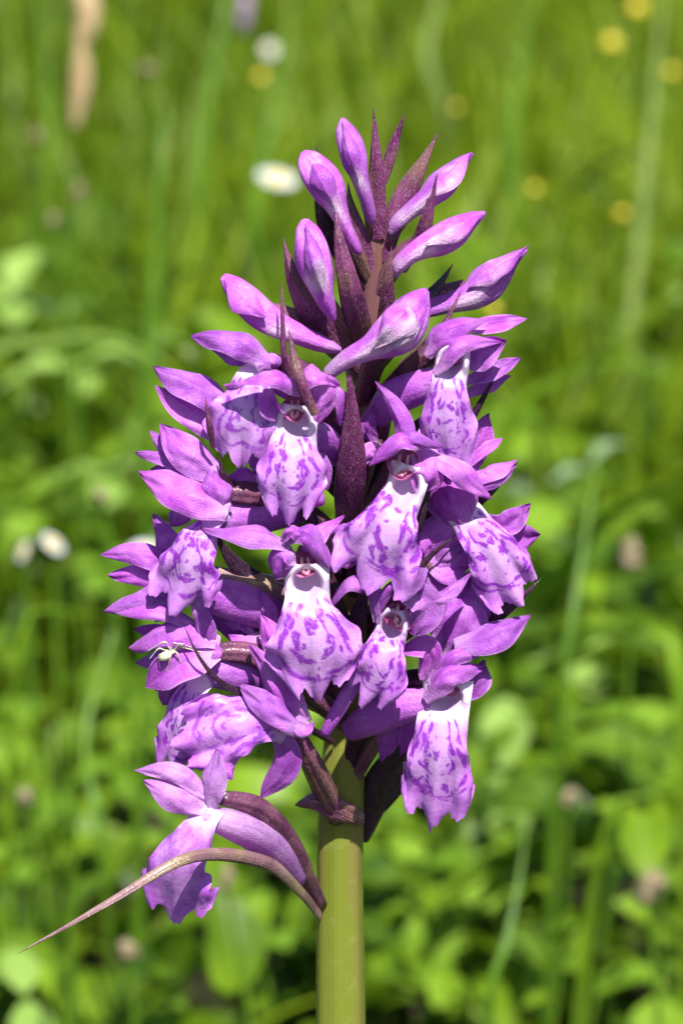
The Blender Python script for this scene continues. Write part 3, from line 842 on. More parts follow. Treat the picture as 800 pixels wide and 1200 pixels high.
# low right flower, lip hanging clear against the meadow
f = new_flower((522, 812, 126))
lip(f, [(522, 820, 128), (517, 850, 142), (512, 890, 148), (508, 962, 126)], 90, n0=(-0.15, 1, 0.15), neck=0.62, seed=65, pit=24, um=0.8, cup=-0.85, lobe=0.04, tooth=0.04, tail=0.10, marks=1.0)
throat(f, (528, 824, 132), 12, 13, (0.15, 1, 0), col_r=13)
hoodp(f, [(496, 818, 134), (524, 788, 146), (574, 776, 122)], 44, n0=(-0.2, 0.8, 0.8), cup=-0.8, um=0.4, b0=0.6)
hoodp(f, [(502, 800, 126), (530, 768, 138), (576, 764, 118)], 30, n0=(0, 0.7, 0.9), cup=-0.8, wave=0.1, um=0.45)
hoodp(f, [(534, 812, 116), (556, 800, 120), (570, 774, 108)], 42, n0=(0.3, 1, -0.1), cup=0.5, um=0.5, mat=M_DEEP_SHADED)
sepal(f, [(500, 796, 124), (502, 760, 134), (466, 764, 128)], 34, n0=(-0.2, 1, 0.3), cup=0.5, um=0.5, mat=M_DEEP_SHADED)
sepal(f, [(532, 756, 118), (576, 744, 128), (623, 716, 104)], 46, n0=(-0.1, 0.75, 0.8), cup=-0.5, um=0.4)
sepal(f, [(524, 770, 100), (536, 725, 106), (548, 668, 84)], 74, n0=(-0.2, 1, 0.1), cup=-0.5, um=0.4, b0=0.6)
spur(f, [(505, 822, 116), (470, 828, 110), (436, 842, 98), (408, 858, 84)], [17, 21, 21, 12])
ovary(f, [(510, 795, 110), (470, 805, 80), (420, 860, 24), (408, 905, 6)], [13, 15, 14, 12], M_BRACT_DARK)

# low left flower where the spider sits
f = new_flower((248, 765, 120))
sepal(f, [(240, 738, 112), (190, 716, 120), (138, 723, 100)], 27, n0=(0, 0.7, 0.9), cup=-0.5, um=0.45)
hoodp(f, [(258, 752, 120), (202, 738, 128), (149, 757, 108)], 46, n0=(0, 0.8, 0.8), cup=-0.5, um=0.5, p=0.6)
spider_perch = hoodp(f, [(256, 766, 128), (212, 778, 138), (166, 806, 120)], 50, n0=(-0.15, 0.9, 0.7), cup=0.25, um=0.45, wave=0.02)
hoodp(f, [(226, 700, 124), (240, 730, 128), (248, 768, 118)], 24, n0=(0.2, 1, 0.2), cup=-0.4)
hoodp(f, [(246, 778, 132), (256, 768, 136), (254, 754, 130)], 14, n0=(0.3, 1, 0), cup=-0.7)
lip(f, [(238, 790, 110), (222, 816, 126), (212, 856, 130), (203, 912, 112)], 64, n0=(-0.35, 1, 0.2), neck=0.5, seed=71, um=0.6, cup=-0.9, lobe=0.12)
sepal(f, [(226, 790, 84), (204, 806, 88), (190, 826, 80)], 34, n0=(-0.2, 1, 0.1), cup=-0.4, um=0.6, p=0.5)
hoodp(f, [(230, 776, 80), (196, 800, 84), (184, 808, 80)], 30, n0=(-0.3, 1, 0), cup=-0.4)
spur(f, [(250, 786, 110), (285, 788, 96), (330, 792, 76)], [20, 24, 15])
ovary(f, [(252, 764, 112), (290, 766, 112), (330, 785, 90), (410, 850, 12)], [11, 13, 14, 12])
petal('sepal', f, M_DEEP_SHADED, [(330, 770, 60), (290, 740, 66), (240, 730, 60)], 70, n0=(0, 1, 0.1), cup=-0.5)

# low flower left of the stem with the lip thrust out sideways
f = new_flower((335, 852, 140))
lip(f, [(344, 858, 138), (314, 846, 152), (272, 852, 164), (204, 872, 146)], 92, n0=(0.1, 1, 0.35), neck=0.40, seed=83, um=0.68, cup=-0.7, lobe=0.05, white=0.45, marks=0.8)
throat(f, (326, 858, 142), 17, 9, (-0.3, 0.8, -0.6), (0, 0.6, 1), col_r=9)
hoodp(f, [(356, 850, 144), (322, 806, 154), (297, 753, 132)], 46, n0=(-0.3, 1, 0.3), cup=-0.6, um=0.4, b0=0.55)
sepal(f, [(362, 858, 154), (322, 832, 164), (279, 802, 144)], 40, n0=(-0.2, 0.8, 0.8), cup=-0.6, um=0.5, b0=0.5)
sepal(f, [(326, 856, 140), (336, 894, 146), (306, 934, 132)], 38, n0=(-0.2, 1, 0.2), cup=-0.5, um=0.5, b0=0.7, mat=M_DEEP_SHADED)
hoodp(f, [(330, 800, 140), (322, 760, 142), (305, 720, 120)], 40, n0=(-0.3, 1, 0.2), cup=-0.5)
hoodp(f, [(340, 848, 160), (358, 856, 164), (366, 850, 156)], 18, n0=(0, 0.8, 0.8), cup=-0.8)
ovary(f, [(344, 854, 126), (362, 888, 100), (378, 922, 66), (396, 958, 26)], [9, 12, 13, 12], M_BRACT)

# smaller lobes and half hidden petals between the flowers, each on its own flower
def extra(throat, specs):
    f = new_flower(throat)
    ovary(f, [throat, (0.6 * throat[0] + 0.4 * 412, throat[1] + 26, throat[2] * 0.55), (412, throat[1] + 84, 6)], [9, 10, 10])
    for pts, w, n, c, m in specs:
        petal('petal', f, m, pts, w, n0=n, cup=c)


extra((300, 560, 84), [([(306, 560, 84), (286, 556, 92), (262, 566, 88)], 24, UPF, -0.6, M_PETAL), ([(306, 556, 80), (298, 532, 86), (300, 508, 84)], 26, FR, -0.5, M_PETAL),
                       ([(312, 560, 90), (318, 540, 100), (312, 520, 96)], 24, FR, 0.4, M_DEEP_SHADED), ([(308, 566, 84), (296, 586, 92), (276, 598, 88)], 28, FR, -0.6, M_PETAL)])
extra((300, 742, 90), [([(300, 742, 90), (282, 726, 96), (256, 722, 90)], 26, UPF, -0.6, M_PETAL), ([(304, 738, 86), (310, 716, 92), (300, 694, 86)], 26, FR, -0.5, M_DEEP_SHADED),
                       ([(306, 746, 96), (288, 756, 106), (266, 748, 104)], 24, UPF, 0.4, M_PETAL), ([(302, 750, 90), (296, 776, 98), (276, 800, 94)], 34, FR, -0.6, M_PETAL),
                       ([(316, 742, 110), (314, 716, 120), (304, 690, 112)], 22, (-0.4, 1, 0.2), -0.8, M_PETAL)])
extra((508, 660, 90), [([(506, 660, 90), (522, 644, 98), (548, 634, 92)], 26, UPF, -0.6, M_PETAL), ([(504, 664, 94), (524, 672, 104), (548, 664, 98)], 26, UPF, -0.5, M_PETAL),
                       ([(500, 660, 90), (496, 640, 100), (504, 616, 94)], 26, FR, -0.6, M_PETAL), ([(506, 668, 92), (512, 700, 100), (504, 728, 94)], 36, FR, -0.6, M_PETAL)])
extra((556, 700, 60), [([(552, 706, 60), (568, 688, 68), (580, 668, 60)], 26, FR, -0.5, M_PETAL), ([(552, 712, 66), (572, 706, 74), (592, 694, 66)], 22, UPF, -0.5, M_PETAL),
                       ([(556, 714, 70), (570, 730, 80), (572, 752, 74)], 30, FR, -0.5, M_DEEP_SHADED)])
extra((420, 620, 96), [([(420, 630, 96), (404, 620, 108), (384, 622, 104)], 22, UPF, -0.6, M_PETAL), ([(424, 636, 100), (410, 650, 116), (390, 662, 112)], 26, UPF, -0.6, M_DEEP_SHADED)])
extra((440, 520, 84), [([(440, 520, 84), (430, 500, 92), (438, 476, 90)], 22, FR, -0.6, M_DEEP_SHADED), ([(446, 524, 90), (432, 530, 104), (420, 548, 100)], 22, FR, -0.6, M_PETAL)])
extra((204, 760, 70), [([(210, 764, 70), (186, 770, 76), (160, 778, 66)], 26, UPF, -0.5, M_PETAL), ([(212, 770, 72), (198, 792, 78), (192, 818, 70)], 28, FR, -0.5, M_PETAL),
                       ([(208, 756, 66), (182, 740, 70), (158, 738, 60)], 22, UPF, -0.5, M_DEEP_SHADED)])
extra((470, 830, 70), [([(470, 836, 70), (456, 866, 76), (446, 890, 70)], 30, FR, -0.5, M_DEEP_SHADED), ([(474, 830, 74), (482, 856, 80), (470, 884, 74)], 28, FR, -0.5, M_DEEP_SHADED)])

# lowest flower on the left, apart from the rest, reaching forward
M_FADED = petal_material('petal_lit', (0.26, 0.05, 0.36), (0.48, 0.20, 0.58), (0.62, 0.36, 0.70), 0.6)  # paler petal copy; brightens the sunlit lowest flower through its colour
f = new_flower((240, 955, 190))
sepal(f, [(248, 938, 188), (208, 906, 196), (156, 902, 184)], 27, n0=(0, 0.8, 0.8), cup=-0.5, mat=M_FADED)
sepal(f, [(246, 950, 194), (206, 934, 204), (167, 914, 190)], 40, n0=(-0.1, 0.9, 0.6), cup=-0.5, um=0.5, mat=M_FADED)
sepal(f, [(244, 954, 194), (248, 915, 196), (254, 878, 180)], 38, n0=(-0.3, 1, 0.1), cup=-0.6, um=0.5, p=0.6, mat=M_FADED)
hoodp(f, [(256, 914, 178), (266, 904, 178), (276, 898, 170)], 24, n0=(0, 1, 0.2), cup=-0.4)
lip(f, [(246, 946, 196), (226, 982, 212), (206, 1022, 210), (204, 1082, 186)], 100, n0=(-0.3, 1, 0.1), neck=0.34, seed=91, um=0.75, cup=-1.1, white=0.5, marks=0.30, lobe=0.08)
tube('spur', f, M_FADED, [(236, 956, 196), (275, 968, 176), (316, 990, 124), (350, 1030, 66)], [11, 18, 19, 11], sides=18)
ovary(f, [(254, 934, 176), (300, 946, 150), (340, 992, 90), (374, 1060, 20)], [8, 13, 14, 9], M_OVARY)


# --- bracts, each a long pointed leaf from the stem (tip first)
def bract(pts, w, mat=None, n0=(0, 1, 0.1), cup=-0.7, um=0.62, wave=0.02, **k):
    return petal('bract', orchid, mat or M_BRACT, pts[::-1], w * 0.80, th=3, n0=n0, cup=cup, um=1 - um, p=k.pop('p', 1.25), b0=k.pop('b0', 0.7), wave=wave, nu=30, nv=15, **k)


bract([(436, 125, 20), (439, 160, 26), (441, 200, 28), (442, 280, 16)], 30, um=0.7)
bract([(474, 133, -6), (463, 165, -4), (448, 215, -2)], 19, n0=(0.2, 1, 0))
bract([(513, 154, 6), (492, 195, 10), (464, 245, 12), (446, 305, 8)], 42, n0=(-0.4, 1, 0.2), um=0.6)
bract([(510, 202, 52), (503, 245, 54), (494, 278, 44), (470, 318, 20)], 26, n0=(0.2, 1, 0))
bract([(459, 288, 60), (456, 325, 62), (451, 372, 40), (442, 410, 20)], 24, um=0.55)
bract([(393, 236, 96), (399, 290, 106), (413, 350, 90), (430, 420, 24)], 42, um=0.55)
bract([(331, 275, 70), (344, 325, 78), (380, 385, 66), (428, 440, 16)], 56, n0=(-0.1, 1, 0.2), um=0.55)
bract([(330, 330, 124), (331, 375, 126), (334, 425, 120), (352, 470, 90)], 10, cup=-1.0)
bract([(340, 386, 160), (344, 420, 174), (353, 450, 182), (369, 486, 172)], 19, um=0.5, cup=-1.0)
bract([(404, 415, 120), (411, 460, 128), (412, 530, 116), (408, 590, 80), (410, 640, 24)], 50, um=0.6)
bract([(540, 337, 60), (528, 365, 66), (512, 392, 60), (470, 430, 20)], 18)
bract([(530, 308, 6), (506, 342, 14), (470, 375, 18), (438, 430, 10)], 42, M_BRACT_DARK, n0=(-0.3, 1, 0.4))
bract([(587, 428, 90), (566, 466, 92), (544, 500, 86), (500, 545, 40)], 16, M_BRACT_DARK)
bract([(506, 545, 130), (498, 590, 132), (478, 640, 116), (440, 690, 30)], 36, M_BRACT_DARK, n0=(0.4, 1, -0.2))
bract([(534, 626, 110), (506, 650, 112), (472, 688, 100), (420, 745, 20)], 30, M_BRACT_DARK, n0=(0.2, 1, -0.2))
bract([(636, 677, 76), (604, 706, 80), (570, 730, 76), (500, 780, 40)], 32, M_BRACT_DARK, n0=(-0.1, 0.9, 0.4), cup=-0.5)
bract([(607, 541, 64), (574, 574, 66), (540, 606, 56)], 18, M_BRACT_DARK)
bract([(217, 731, 146), (236, 772, 156), (262, 802, 152), (312, 826, 120), (390, 870, 30)], 16, M_BRACT_DARK, cup=-1.2)
bract([(241, 464, 150), (245, 495, 152), (250, 525, 138)], 10, cup=-1.0)
bract([(256, 534, 132), (264, 560, 126), (284, 580, 100)], 14, M_BRACT_DARK)
bract([(371, 168, 34), (374, 215, 40), (384, 270, 40), (428, 340, 10)], 30, M_BRACT_DARK)
bract([(408, 212, 20), (414, 255, 26), (436, 330, 12)], 32)
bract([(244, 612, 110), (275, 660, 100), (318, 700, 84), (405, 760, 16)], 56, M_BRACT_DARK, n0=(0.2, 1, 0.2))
bract([(350, 942, 46), (374, 940, 56), (404, 954, 50), (424, 962, 30)], 46, M_BRACT, n0=(-0.1, 1, 0.2), cup=-0.8, um=0.5, wave=0.07, p=0.6)
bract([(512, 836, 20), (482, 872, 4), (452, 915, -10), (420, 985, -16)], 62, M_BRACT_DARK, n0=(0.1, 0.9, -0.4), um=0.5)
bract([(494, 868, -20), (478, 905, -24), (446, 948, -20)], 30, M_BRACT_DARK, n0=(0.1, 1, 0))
bract([(22, 1119, 300), (128, 1058, 286), (225, 1003, 250), (310, 1008, 170), (352, 1042, 90), (376, 1072, 24)], 27, M_BRACT_OLD, n0=(0.2, 0.8, 0.7), cup=-0.8, um=0.7, p=1.0)
bract([(300, 470, 60), (350, 520, 64), (412, 590, 10)], 40, M_BRACT_DARK)
bract([(520, 470, 40), (470, 520, 44), (420, 600, 8)], 40, M_BRACT_DARK)
bract([(440, 660, 120), (420, 720, 110), (412, 800, 24)], 44, M_BRACT_DARK)
bract([(330, 560, 90), (370, 620, 84), (410, 700, 10)], 46, M_BRACT_DARK)
bract([(480, 440, 60), (450, 480, 64), (426, 560, 10)], 44)
bract([(372, 690, 110), (384, 770, 70), (402, 850, 10)], 30, M_OVARY)

# ---------------------------------------------------------------- crab spider on the low left flower
def world_bvh(objs):
    V, F = [], []
    for o in objs:
        w = world_loc(o); n = len(V)
        V += [v.co + w for v in o.data.vertices]
        F += [[i + n for i in p.vertices] for p in o.data.polygons]
    return BVHTree.FromPolygons(V, F)


perch = world_bvh([spider_perch] + [c for c in spider_perch.parent.children if c.name.startswith('petal')])


def on_perch(px, py, lift):
    d = (at(px, py, 140) - CAM).normalized()
    h = perch.ray_cast(CAM, d)
    p = h[0] if h[0] is not None else at(px, py, 132)
    return p + Vector((0, -0.55, 0.83)) * lift * UNIT


def spider_mesh():
    bm_V, bm_F = [], []

    def ball(c, ax, rl, rw, rh, n=12, m=18):
        ax = np.array(ax.normalized()); upn = np.array([0, -0.55, 0.83])
        sd = unit(np.cross(ax, upn)); upn = np.cross(sd, ax)
        t = np.linspace(0.06, np.pi - 0.06, n)[:, None]; a = np.linspace(0, 2 * np.pi, m, endpoint=False)[None]
        q = np.array(c) + (ax * (np.cos(t) * rl + 0 * a)[..., None] + sd * (np.sin(t) ** 0.8 * np.cos(a) * rw * (1 + 0.18 * np.cos(t)))[..., None] + upn * (np.sin(t) * np.sin(a) * rh)[..., None]) * UNIT
        bm_F.append(grid_faces(n, m, sum(len(v) for v in bm_V), closed=True)); bm_V.append(q.reshape(-1, 3))

    def limb(pts, r0, r1, n=16, m=8):
        S = spline(pts, n); T = unit(np.gradient(S, axis=0))
        a0 = unit(np.cross(T, np.array([0.3, 0.5, 0.8]))); b0 = np.cross(T, a0)
        u = np.linspace(0, 1, n)
        r = (r0 + (r1 - r0) * u) * (1 + 0.25 * np.cos(u * 12.5)) * UNIT
        a = np.linspace(0, 2 * np.pi, m, endpoint=False)[None, :, None]
        q = S[:, None] + (a0[:, None] * np.cos(a) + b0[:, None] * np.sin(a)) * r[:, None, None]
        bm_F.append(grid_faces(n, m, sum(len(v) for v in bm_V), closed=True)); bm_V.append(q.reshape(-1, 3))
    ab = on_perch(194, 773, 7); ce = on_perch(202, 766.5, 5)
    ax = (ce - ab)
    ball(ab, ax, 7.8, 6, 5.2); ball(ce, ax, 4.4, 4, 3.2)
    ball(ab.lerp(ce, 0.62), ax, 4, 2.6, 2.4)
    for kn, tip in (((212, 760), (224, 759)), ((213, 764), (236, 765)), ((193, 758), (174, 763)), ((186, 766), (176, 772)),
                    ((208, 771), (212, 777)), ((201, 774), (196, 787)), ((187, 774), (188, 785)), ((205, 759), (214, 758))):
        limb([ce, ce.lerp(on_perch(*kn, 9), 0.55), on_perch(*kn, 9), on_perch(*tip, 0.6)], 1.15, 0.5)
    return make_mesh('spider', np.vstack(bm_V), np.vstack(bm_F)), ab


sm, sp0 = spider_mesh()
M_SPIDER = simple('spider_cream', (0.58, 0.60, 0.36), (0.70, 0.66, 0.58), 1500, 0.3, 0.35, 0.5)
tag(link('spider', sm, M_SPIDER, None, sp0), 'tiny cream white crab spider on a purple petal at the left', 'spider')

# ---------------------------------------------------------------- the meadow
def leaf_material(name, c0, c1, tr, tfac=0.4, attr=True, rough=0.42, veins=True):
    k = NT(name)
    o = k.obj()
    t = k.attr('tint') if attr else k.rand()
    c = k.mix(t, c0, c1)
    if veins:
        u, v = k.uv()
        mid = k.math('ABSOLUTE', k.math('SUBTRACT', v, 0.5))
        sv_ = k.math('SINE', k.math('ADD', k.math('MULTIPLY', u, 60.0), k.math('MULTIPLY', mid, -50.0)))
        c = k.mix(k.math('MULTIPLY', k.ramp(sv_, 0.6, 1.0), 0.18), c, (0.03, 0.07, 0.008))
        c = k.mix(k.math('MULTIPLY', k.ramp(mid, 0.05, 0.0), 0.4), c, (0.22, 0.32, 0.08))
    c = k.mix(k.math('MULTIPLY', k.ramp(k.noise(o, 60, 3), 0.4, 0.75), 0.35), c, tr)
    return k.finish(c, k.mix(0.5, c, tr), tfac, rough, 0.22, k.bump(k.noise(o, 500, 2), 2e-4, 0.5))


M_GRASS = leaf_material('grass_green', (0.030, 0.078, 0.002), (0.160, 0.235, 0.008), (0.25, 0.36, 0.008), 0.42, veins=False)
M_COVER = leaf_material('cover_green', (0.022, 0.062, 0.003), (0.140, 0.240, 0.010), (0.21, 0.35, 0.008), 0.36)
M_HERB = leaf_material('herb_green', (0.080, 0.180, 0.008), (0.185, 0.320, 0.020), (0.26, 0.43, 0.012), 0.38, attr=False)
M_HERB_PALE = leaf_material('herb_pale', (0.20, 0.34, 0.065), (0.27, 0.41, 0.09), (0.30, 0.47, 0.05), 0.35, attr=False)
M_HERB_GREY = leaf_material('herb_grey', (0.16, 0.24, 0.13), (0.20, 0.29, 0.15), (0.20, 0.32, 0.10), 0.25, attr=False)
M_STALK = simple('stalk_green', (0.060, 0.145, 0.008), (0.115, 0.215, 0.016), 40, 0.25, 0.5, 0.2)
M_STALK_PALE = simple('stalk_pale', (0.17, 0.25, 0.06), (0.24, 0.31, 0.09), 40, 0.25, 0.5, 0.2)
M_STRAW = simple('straw', (0.36, 0.24, 0.12), (0.52, 0.38, 0.22), 150, 0.15, 0.7)
M_RAY = simple('daisy_white', (0.60, 0.61, 0.60), (0.72, 0.72, 0.70), 100, 0.3)
M_DISC = simple('daisy_yellow', (0.62, 0.40, 0.02), (0.75, 0.55, 0.05), 900, 0.05, 0.6, 0.3, (3000, 3e-4))
M_BUTTER = simple('buttercup_yellow', (0.52, 0.40, 0.02), (0.62, 0.50, 0.03), 200, 0.25, 0.25, 0.5)
M_HEAD = simple('seed_head', (0.15, 0.11, 0.06), (0.28, 0.23, 0.14), 300, 0.1, 0.8)
M_LILACHEAD = simple('faded_lilac', (0.34, 0.22, 0.36), (0.46, 0.34, 0.46), 300, 0.2, 0.6)

# ground: one gently uneven sheet out to the horizon
def ground():
    a = np.concatenate([np.linspace(-300, -8, 14), np.linspace(-6, 6, 97), np.linspace(8, 300, 14)])
    X, Y = np.meshgrid(a, a, indexing='ij')
    Z = 0.02 * np.sin(X * 1.7) * np.cos(Y * 1.3) * np.clip(np.hypot(X, Y) - 0.3, 0, 1) - 0.004
    n = len(a)
    me = make_mesh('ground', np.stack([X, Y, Z], -1).reshape(-1, 3), grid_faces(n, n, flip=True))
    k = NT('soil_and_moss')
    o = k.obj()
    c = k.mix(k.ramp(k.noise(o, 14, 4), 0.35, 0.65), (0.016, 0.012, 0.006), (0.014, 0.020, 0.004))
    c = k.mix(k.ramp(k.noise(o, 70, 3), 0.55, 0.75), c, (0.045, 0.036, 0.018))
    m = k.finish(c, None, 0, 0.9, 0.2, k.bump(k.noise(o, 160, 4), 4e-3, 1.0))
    o = link('ground', me, m)
    return tag(o, 'dark mossy meadow soil under the grass', 'ground', kind='structure')


ground()


def gz(x, y):
    return 0.02 * np.sin(x * 1.7) * np.cos(y * 1.3) * np.clip(np.hypot(x, y) - 0.3, 0, 1) - 0.006


def scatter(n, y0, y1, power, spread):
    y = y0 + (y1 - y0) * rng.random(n) ** power
    x = (rng.random(n) * 2 - 1) * (0.12 + spread * (y + D))
    return x, y


def grass(n):
    x, y = scatter(n, 0.10, 5.5, 1.35, 0.22)
    keep = (y > 0.75) | (rng.random(n) < 0.16)
    gap = np.sin(x * 13 + 2.1 * np.sin(y * 6)) * np.sin(y * 11 + 1.7 * np.sin(x * 9))
    keep &= (gap > -0.35) | (rng.random(n) < 0.15)
    x, y = x[keep], y[keep]; n = len(x)
    patch = np.sin(x * 9 + 1.3) * np.cos(y * 5.1) + np.sin(x * 23 + y * 7) * 0.5
    far = np.clip((y - 0.45) / 1.1, 0, 1)
    H = (0.035 + 0.055 * rng.random(n) + 0.075 * far * rng.random(n) ** 1.5 + 0.02 * patch) * (0.7 + 0.6 * rng.random(n))
    tall = (rng.random(n) < 0.06) & (y > 0.8)
    H = np.where(tall, H * 1.6, H)
    H = np.clip(H, 0.025, 0.22)
    H = np.where((y < 0.75) & (rng.random(n) < 0.7), H * 0.6, H)
    W = (0.0008 + 0.0013 * rng.random(n)) * (1 + 0.25 * far) * np.where(tall, 1.6, 1.0)
    az = rng.random(n) * 6.283; face = az + 1.57 + rng.normal(0, 0.4, n)
    lean = H * (0.12 + 0.9 * rng.random(n) ** 1.4)
    s = np.linspace(0, 1, 6)
    w = np.array([0.7, 1, 1, 0.85, 0.55, 0.06])
    S = s[None]
    cx = x[:, None] + np.cos(az)[:, None] * lean[:, None] * S ** 2
    cy = y[:, None] + np.sin(az)[:, None] * lean[:, None] * S ** 2
    cz = gz(x, y)[:, None] + H[:, None] * (S - 0.28 * (lean / H)[:, None] * S ** 3)
    dx = np.cos(face)[:, None] * W[:, None] * w[None]; dy = np.sin(face)[:, None] * W[:, None] * w[None]
    keel = W[:, None] * w[None] * 0.5
    V = np.stack([np.stack([cx - dx, cy - dy, cz + keel], -1), np.stack([cx, cy, cz], -1), np.stack([cx + dx, cy + dy, cz + keel], -1)], 2)
    nvert = 18
    base = (np.arange(n) * nvert)[:, None, None]
    f = grid_faces(6, 3)
    F = (f[None] + base).reshape(-1, 4)
    tint = np.clip(0.33 + 0.38 * rng.normal(size=n) + 0.15 * patch + 0.25 * far + 0.38 * np.clip(x / (0.1 * (y + D)), -1, 1) * far, 0, 1)
    return make_mesh('meadow_grass', V.reshape(-1, 3), F, None, {'tint': np.repeat(tint, nvert)})


o = link('meadow_grass', grass(56000), M_GRASS)
tag(o, 'blurred fine green grass filling the meadow behind the orchid', 'grass', kind='stuff')


def leaf_grid(nu=9, nv=7, um=0.45, b0=0.15, p=0.8, bend=0.25, fold=0.25, wavy=0.03):
    u = np.linspace(0, 1, nu)[:, None]; v = np.linspace(-1, 1, nv)[None]
    w = blade_profile(u, b0, um, p)
    X = u + 0 * v; Y = w * v; Z = -bend * u ** 2 + fold * np.abs(v) * w * 0.5 + wavy * np.sin(u * 9 + v * 3) * np.abs(v)
    return np.stack([X, Y, Z + 0 * X], -1), np.stack([X, (v * 0.5 + 0.5) + 0 * X], -1)


def cover(n):
    nc = n // 13                                   # leaves stand in small plants with bare gaps between
    cx, cy = scatter(nc, 0.10, 1.35, 1.1, 0.20)
    which = rng.integers(0, nc, n)
    hc = (0.03 + 0.085 * rng.random(nc) ** 1.3)[which]
    x = cx[which] + rng.normal(0, 0.016, n); y = cy[which] + rng.normal(0, 0.016, n)
    P, uv = leaf_grid(6, 5)
    nv_ = 30
    L = (0.010 + 0.022 * rng.random(n) ** 1.6) * (1 + 0.5 * np.clip(y - 0.3, 0, 1))
    wr = 0.22 + 0.20 * rng.random(n)
    clump = np.sin(x * 21 + 2 * np.sin(y * 13)) * np.cos(y * 17 + x * 5)
    h = gz(x, y) + 0.008 + hc * (0.35 + 0.65 * rng.random(n) ** 0.6)
    az = rng.random(n) * 6.283; tilt = rng.normal(-0.25, 0.45, n); roll = rng.normal(0, 0.4, n)
    X = P[..., 0].ravel()[None] * L[:, None]; Y = P[..., 1].ravel()[None] * (L * wr)[:, None]; Z = P[..., 2].ravel()[None] * L[:, None]
    Y, Z = Y * np.cos(roll)[:, None] - Z * np.sin(roll)[:, None], Y * np.sin(roll)[:, None] + Z * np.cos(roll)[:, None]
    X, Z = X * np.cos(tilt)[:, None] + Z * np.sin(tilt)[:, None], -X * np.sin(tilt)[:, None] + Z * np.cos(tilt)[:, None]
    c, s = np.cos(az)[:, None], np.sin(az)[:, None]
    V = np.stack([x[:, None] + X * c - Y * s, y[:, None] + X * s + Y * c, h[:, None] + Z], -1)
    F = (grid_faces(6, 5)[None] + (np.arange(n) * nv_)[:, None, None]).reshape(-1, 4)
    tint = np.clip(0.5 + 0.28 * rng.normal(size=n) + 0.15 * clump, 0, 1)
    return make_mesh('ground_cover', V.reshape(-1, 3), F, np.tile(uv.reshape(-1, 2), (n, 1)), {'tint': np.repeat(tint, nv_)})


o = link('ground_cover', cover(5000), M_COVER)
tag(o, 'blurred low mat of small green leaves under the grass', 'undergrowth', kind='stuff')


def world_tube(name, parent, mat, pts, r0, r1, n=14, m=8):
    S = spline(pts, n); T = unit(np.gradient(S, axis=0))
    a0 = unit(np.cross(T, np.array([0.31, 0.9, 0.12]))); b0 = np.cross(T, a0)
    r = np.linspace(r0, r1, n)
    a = np.linspace(0, 2 * np.pi, m, endpoint=False)[None, :, None]
    q = S[:, None] + (a0[:, None] * np.cos(a) + b0[:, None] * np.sin(a)) * r[:, None, None]
    return link(name, make_mesh(name, q.reshape(-1, 3), grid_faces(n, m, closed=True)), mat, parent)


LEAFS = []
for um, b0, bend, fold in ((0.5, 0.1, 0.22, 0.3), (0.4, 0.2, 0.35, 0.2), (0.58, 0.08, 0.12, 0.35)):
    P, uv = leaf_grid(14, 9, um, b0, 0.75, bend, fold)
    LEAFS.append(make_mesh('leaf', P.reshape(-1, 3), grid_faces(14, 9), uv.reshape(-1, 2)))
LEAF_BY_MAT = {}


def leaf_obj(parent, kind, mat, base, az, elev, length, width, roll=0.0):
    key = (kind, mat.name)
    if key not in LEAF_BY_MAT:
        me = LEAFS[kind].copy(); me.materials.append(mat); LEAF_BY_MAT[key] = me
    o = bpy.data.objects.new('leaf', LEAF_BY_MAT[key])
    col.objects.link(o)
    o.parent = parent
    o.location = Vector(base) - world_loc(parent)
    o.rotation_euler = (roll, -elev, az)
    o.scale = (length, width * 0.5, length)
    return o


def herb(px, py, h, leaves, label, mat=M_HERB, group='broad-leaved herbs in the meadow', name='leafy_herb', cat='herb', pxsize=True):
    """leaves: (azimuth deg, elevation deg, length px, width px) as seen; sizes follow the distance."""
    top = on_level(px, py, h)
    s = (top - CAM).dot(FWD) / D * UNIT
    g = float(gz(top.x, top.y))
    base = Vector((top.x + random.uniform(-0.01, 0.01), top.y + random.uniform(0, 0.012), g))
    e = tag(empty(name, base), label, cat, group)
    world_tube('stem', e, M_STALK, [base, base.lerp(top, 0.5) + Vector((0.002, 0.002, 0)), top], 0.0012, 0.0008)
    for i, (az, el, ln, wd) in enumerate(leaves):
        leaf_obj(e, i % 3, mat, top - Vector((0, 0, 0.002 * i)), math.radians(az), math.radians(el), ln * s, wd * s, random.uniform(-0.15, 0.15))
    return e


G = 'broad-leaved herbs in the meadow'
# azimuth 0 points right, 90 away from the camera, 180 left, 270 towards the camera
herb(14, 345, 0.140, [(60, 50, 70, 46), (190, 20, 60, 50), (280, -10, 50, 44)], 'pale green broad-leaved herb at the left edge, level with the purple buds', M_HERB_PALE)
herb(95, 425, 0.120, [(10, 8, 80, 34), (185, 5, 100, 40), (280, -10, 50, 36)], 'pale herb with long level leaves left of the upper left flower', M_HERB_PALE)
herb(130, 548, 0.110, [(0, 6, 60, 50), (180, 8, 80, 52), (265, -20, 50, 44)], 'pale herb with broad flat leaves directly left of the lilac left petals', M_HERB_PALE)
herb(30, 580, 0.100, [(20, 10, 70, 50), (200, 0, 60, 44), (270, -30, 50, 50)], 'green herb at the left edge above the clustered white daisies', M_HERB)
herb(120, 655, 0.100, [(0, 0, 60, 40), (170, 0, 60, 44), (260, -20, 40, 40)], 'bright green herb right of the clustered white daisies', M_HERB)
herb(20, 850, 0.080, [(80, 20, 70, 60), (240, -30, 70, 60), (180, 5, 60, 50)], 'round-leaved green herb at the left edge below the daisies', M_HERB)
herb(590, 490, 0.120, [(10, 0, 60, 60), (150, 10, 60, 56), (270, -20, 60, 64)], 'bright yellow-green herb just right of the upper right flower', M_HERB)
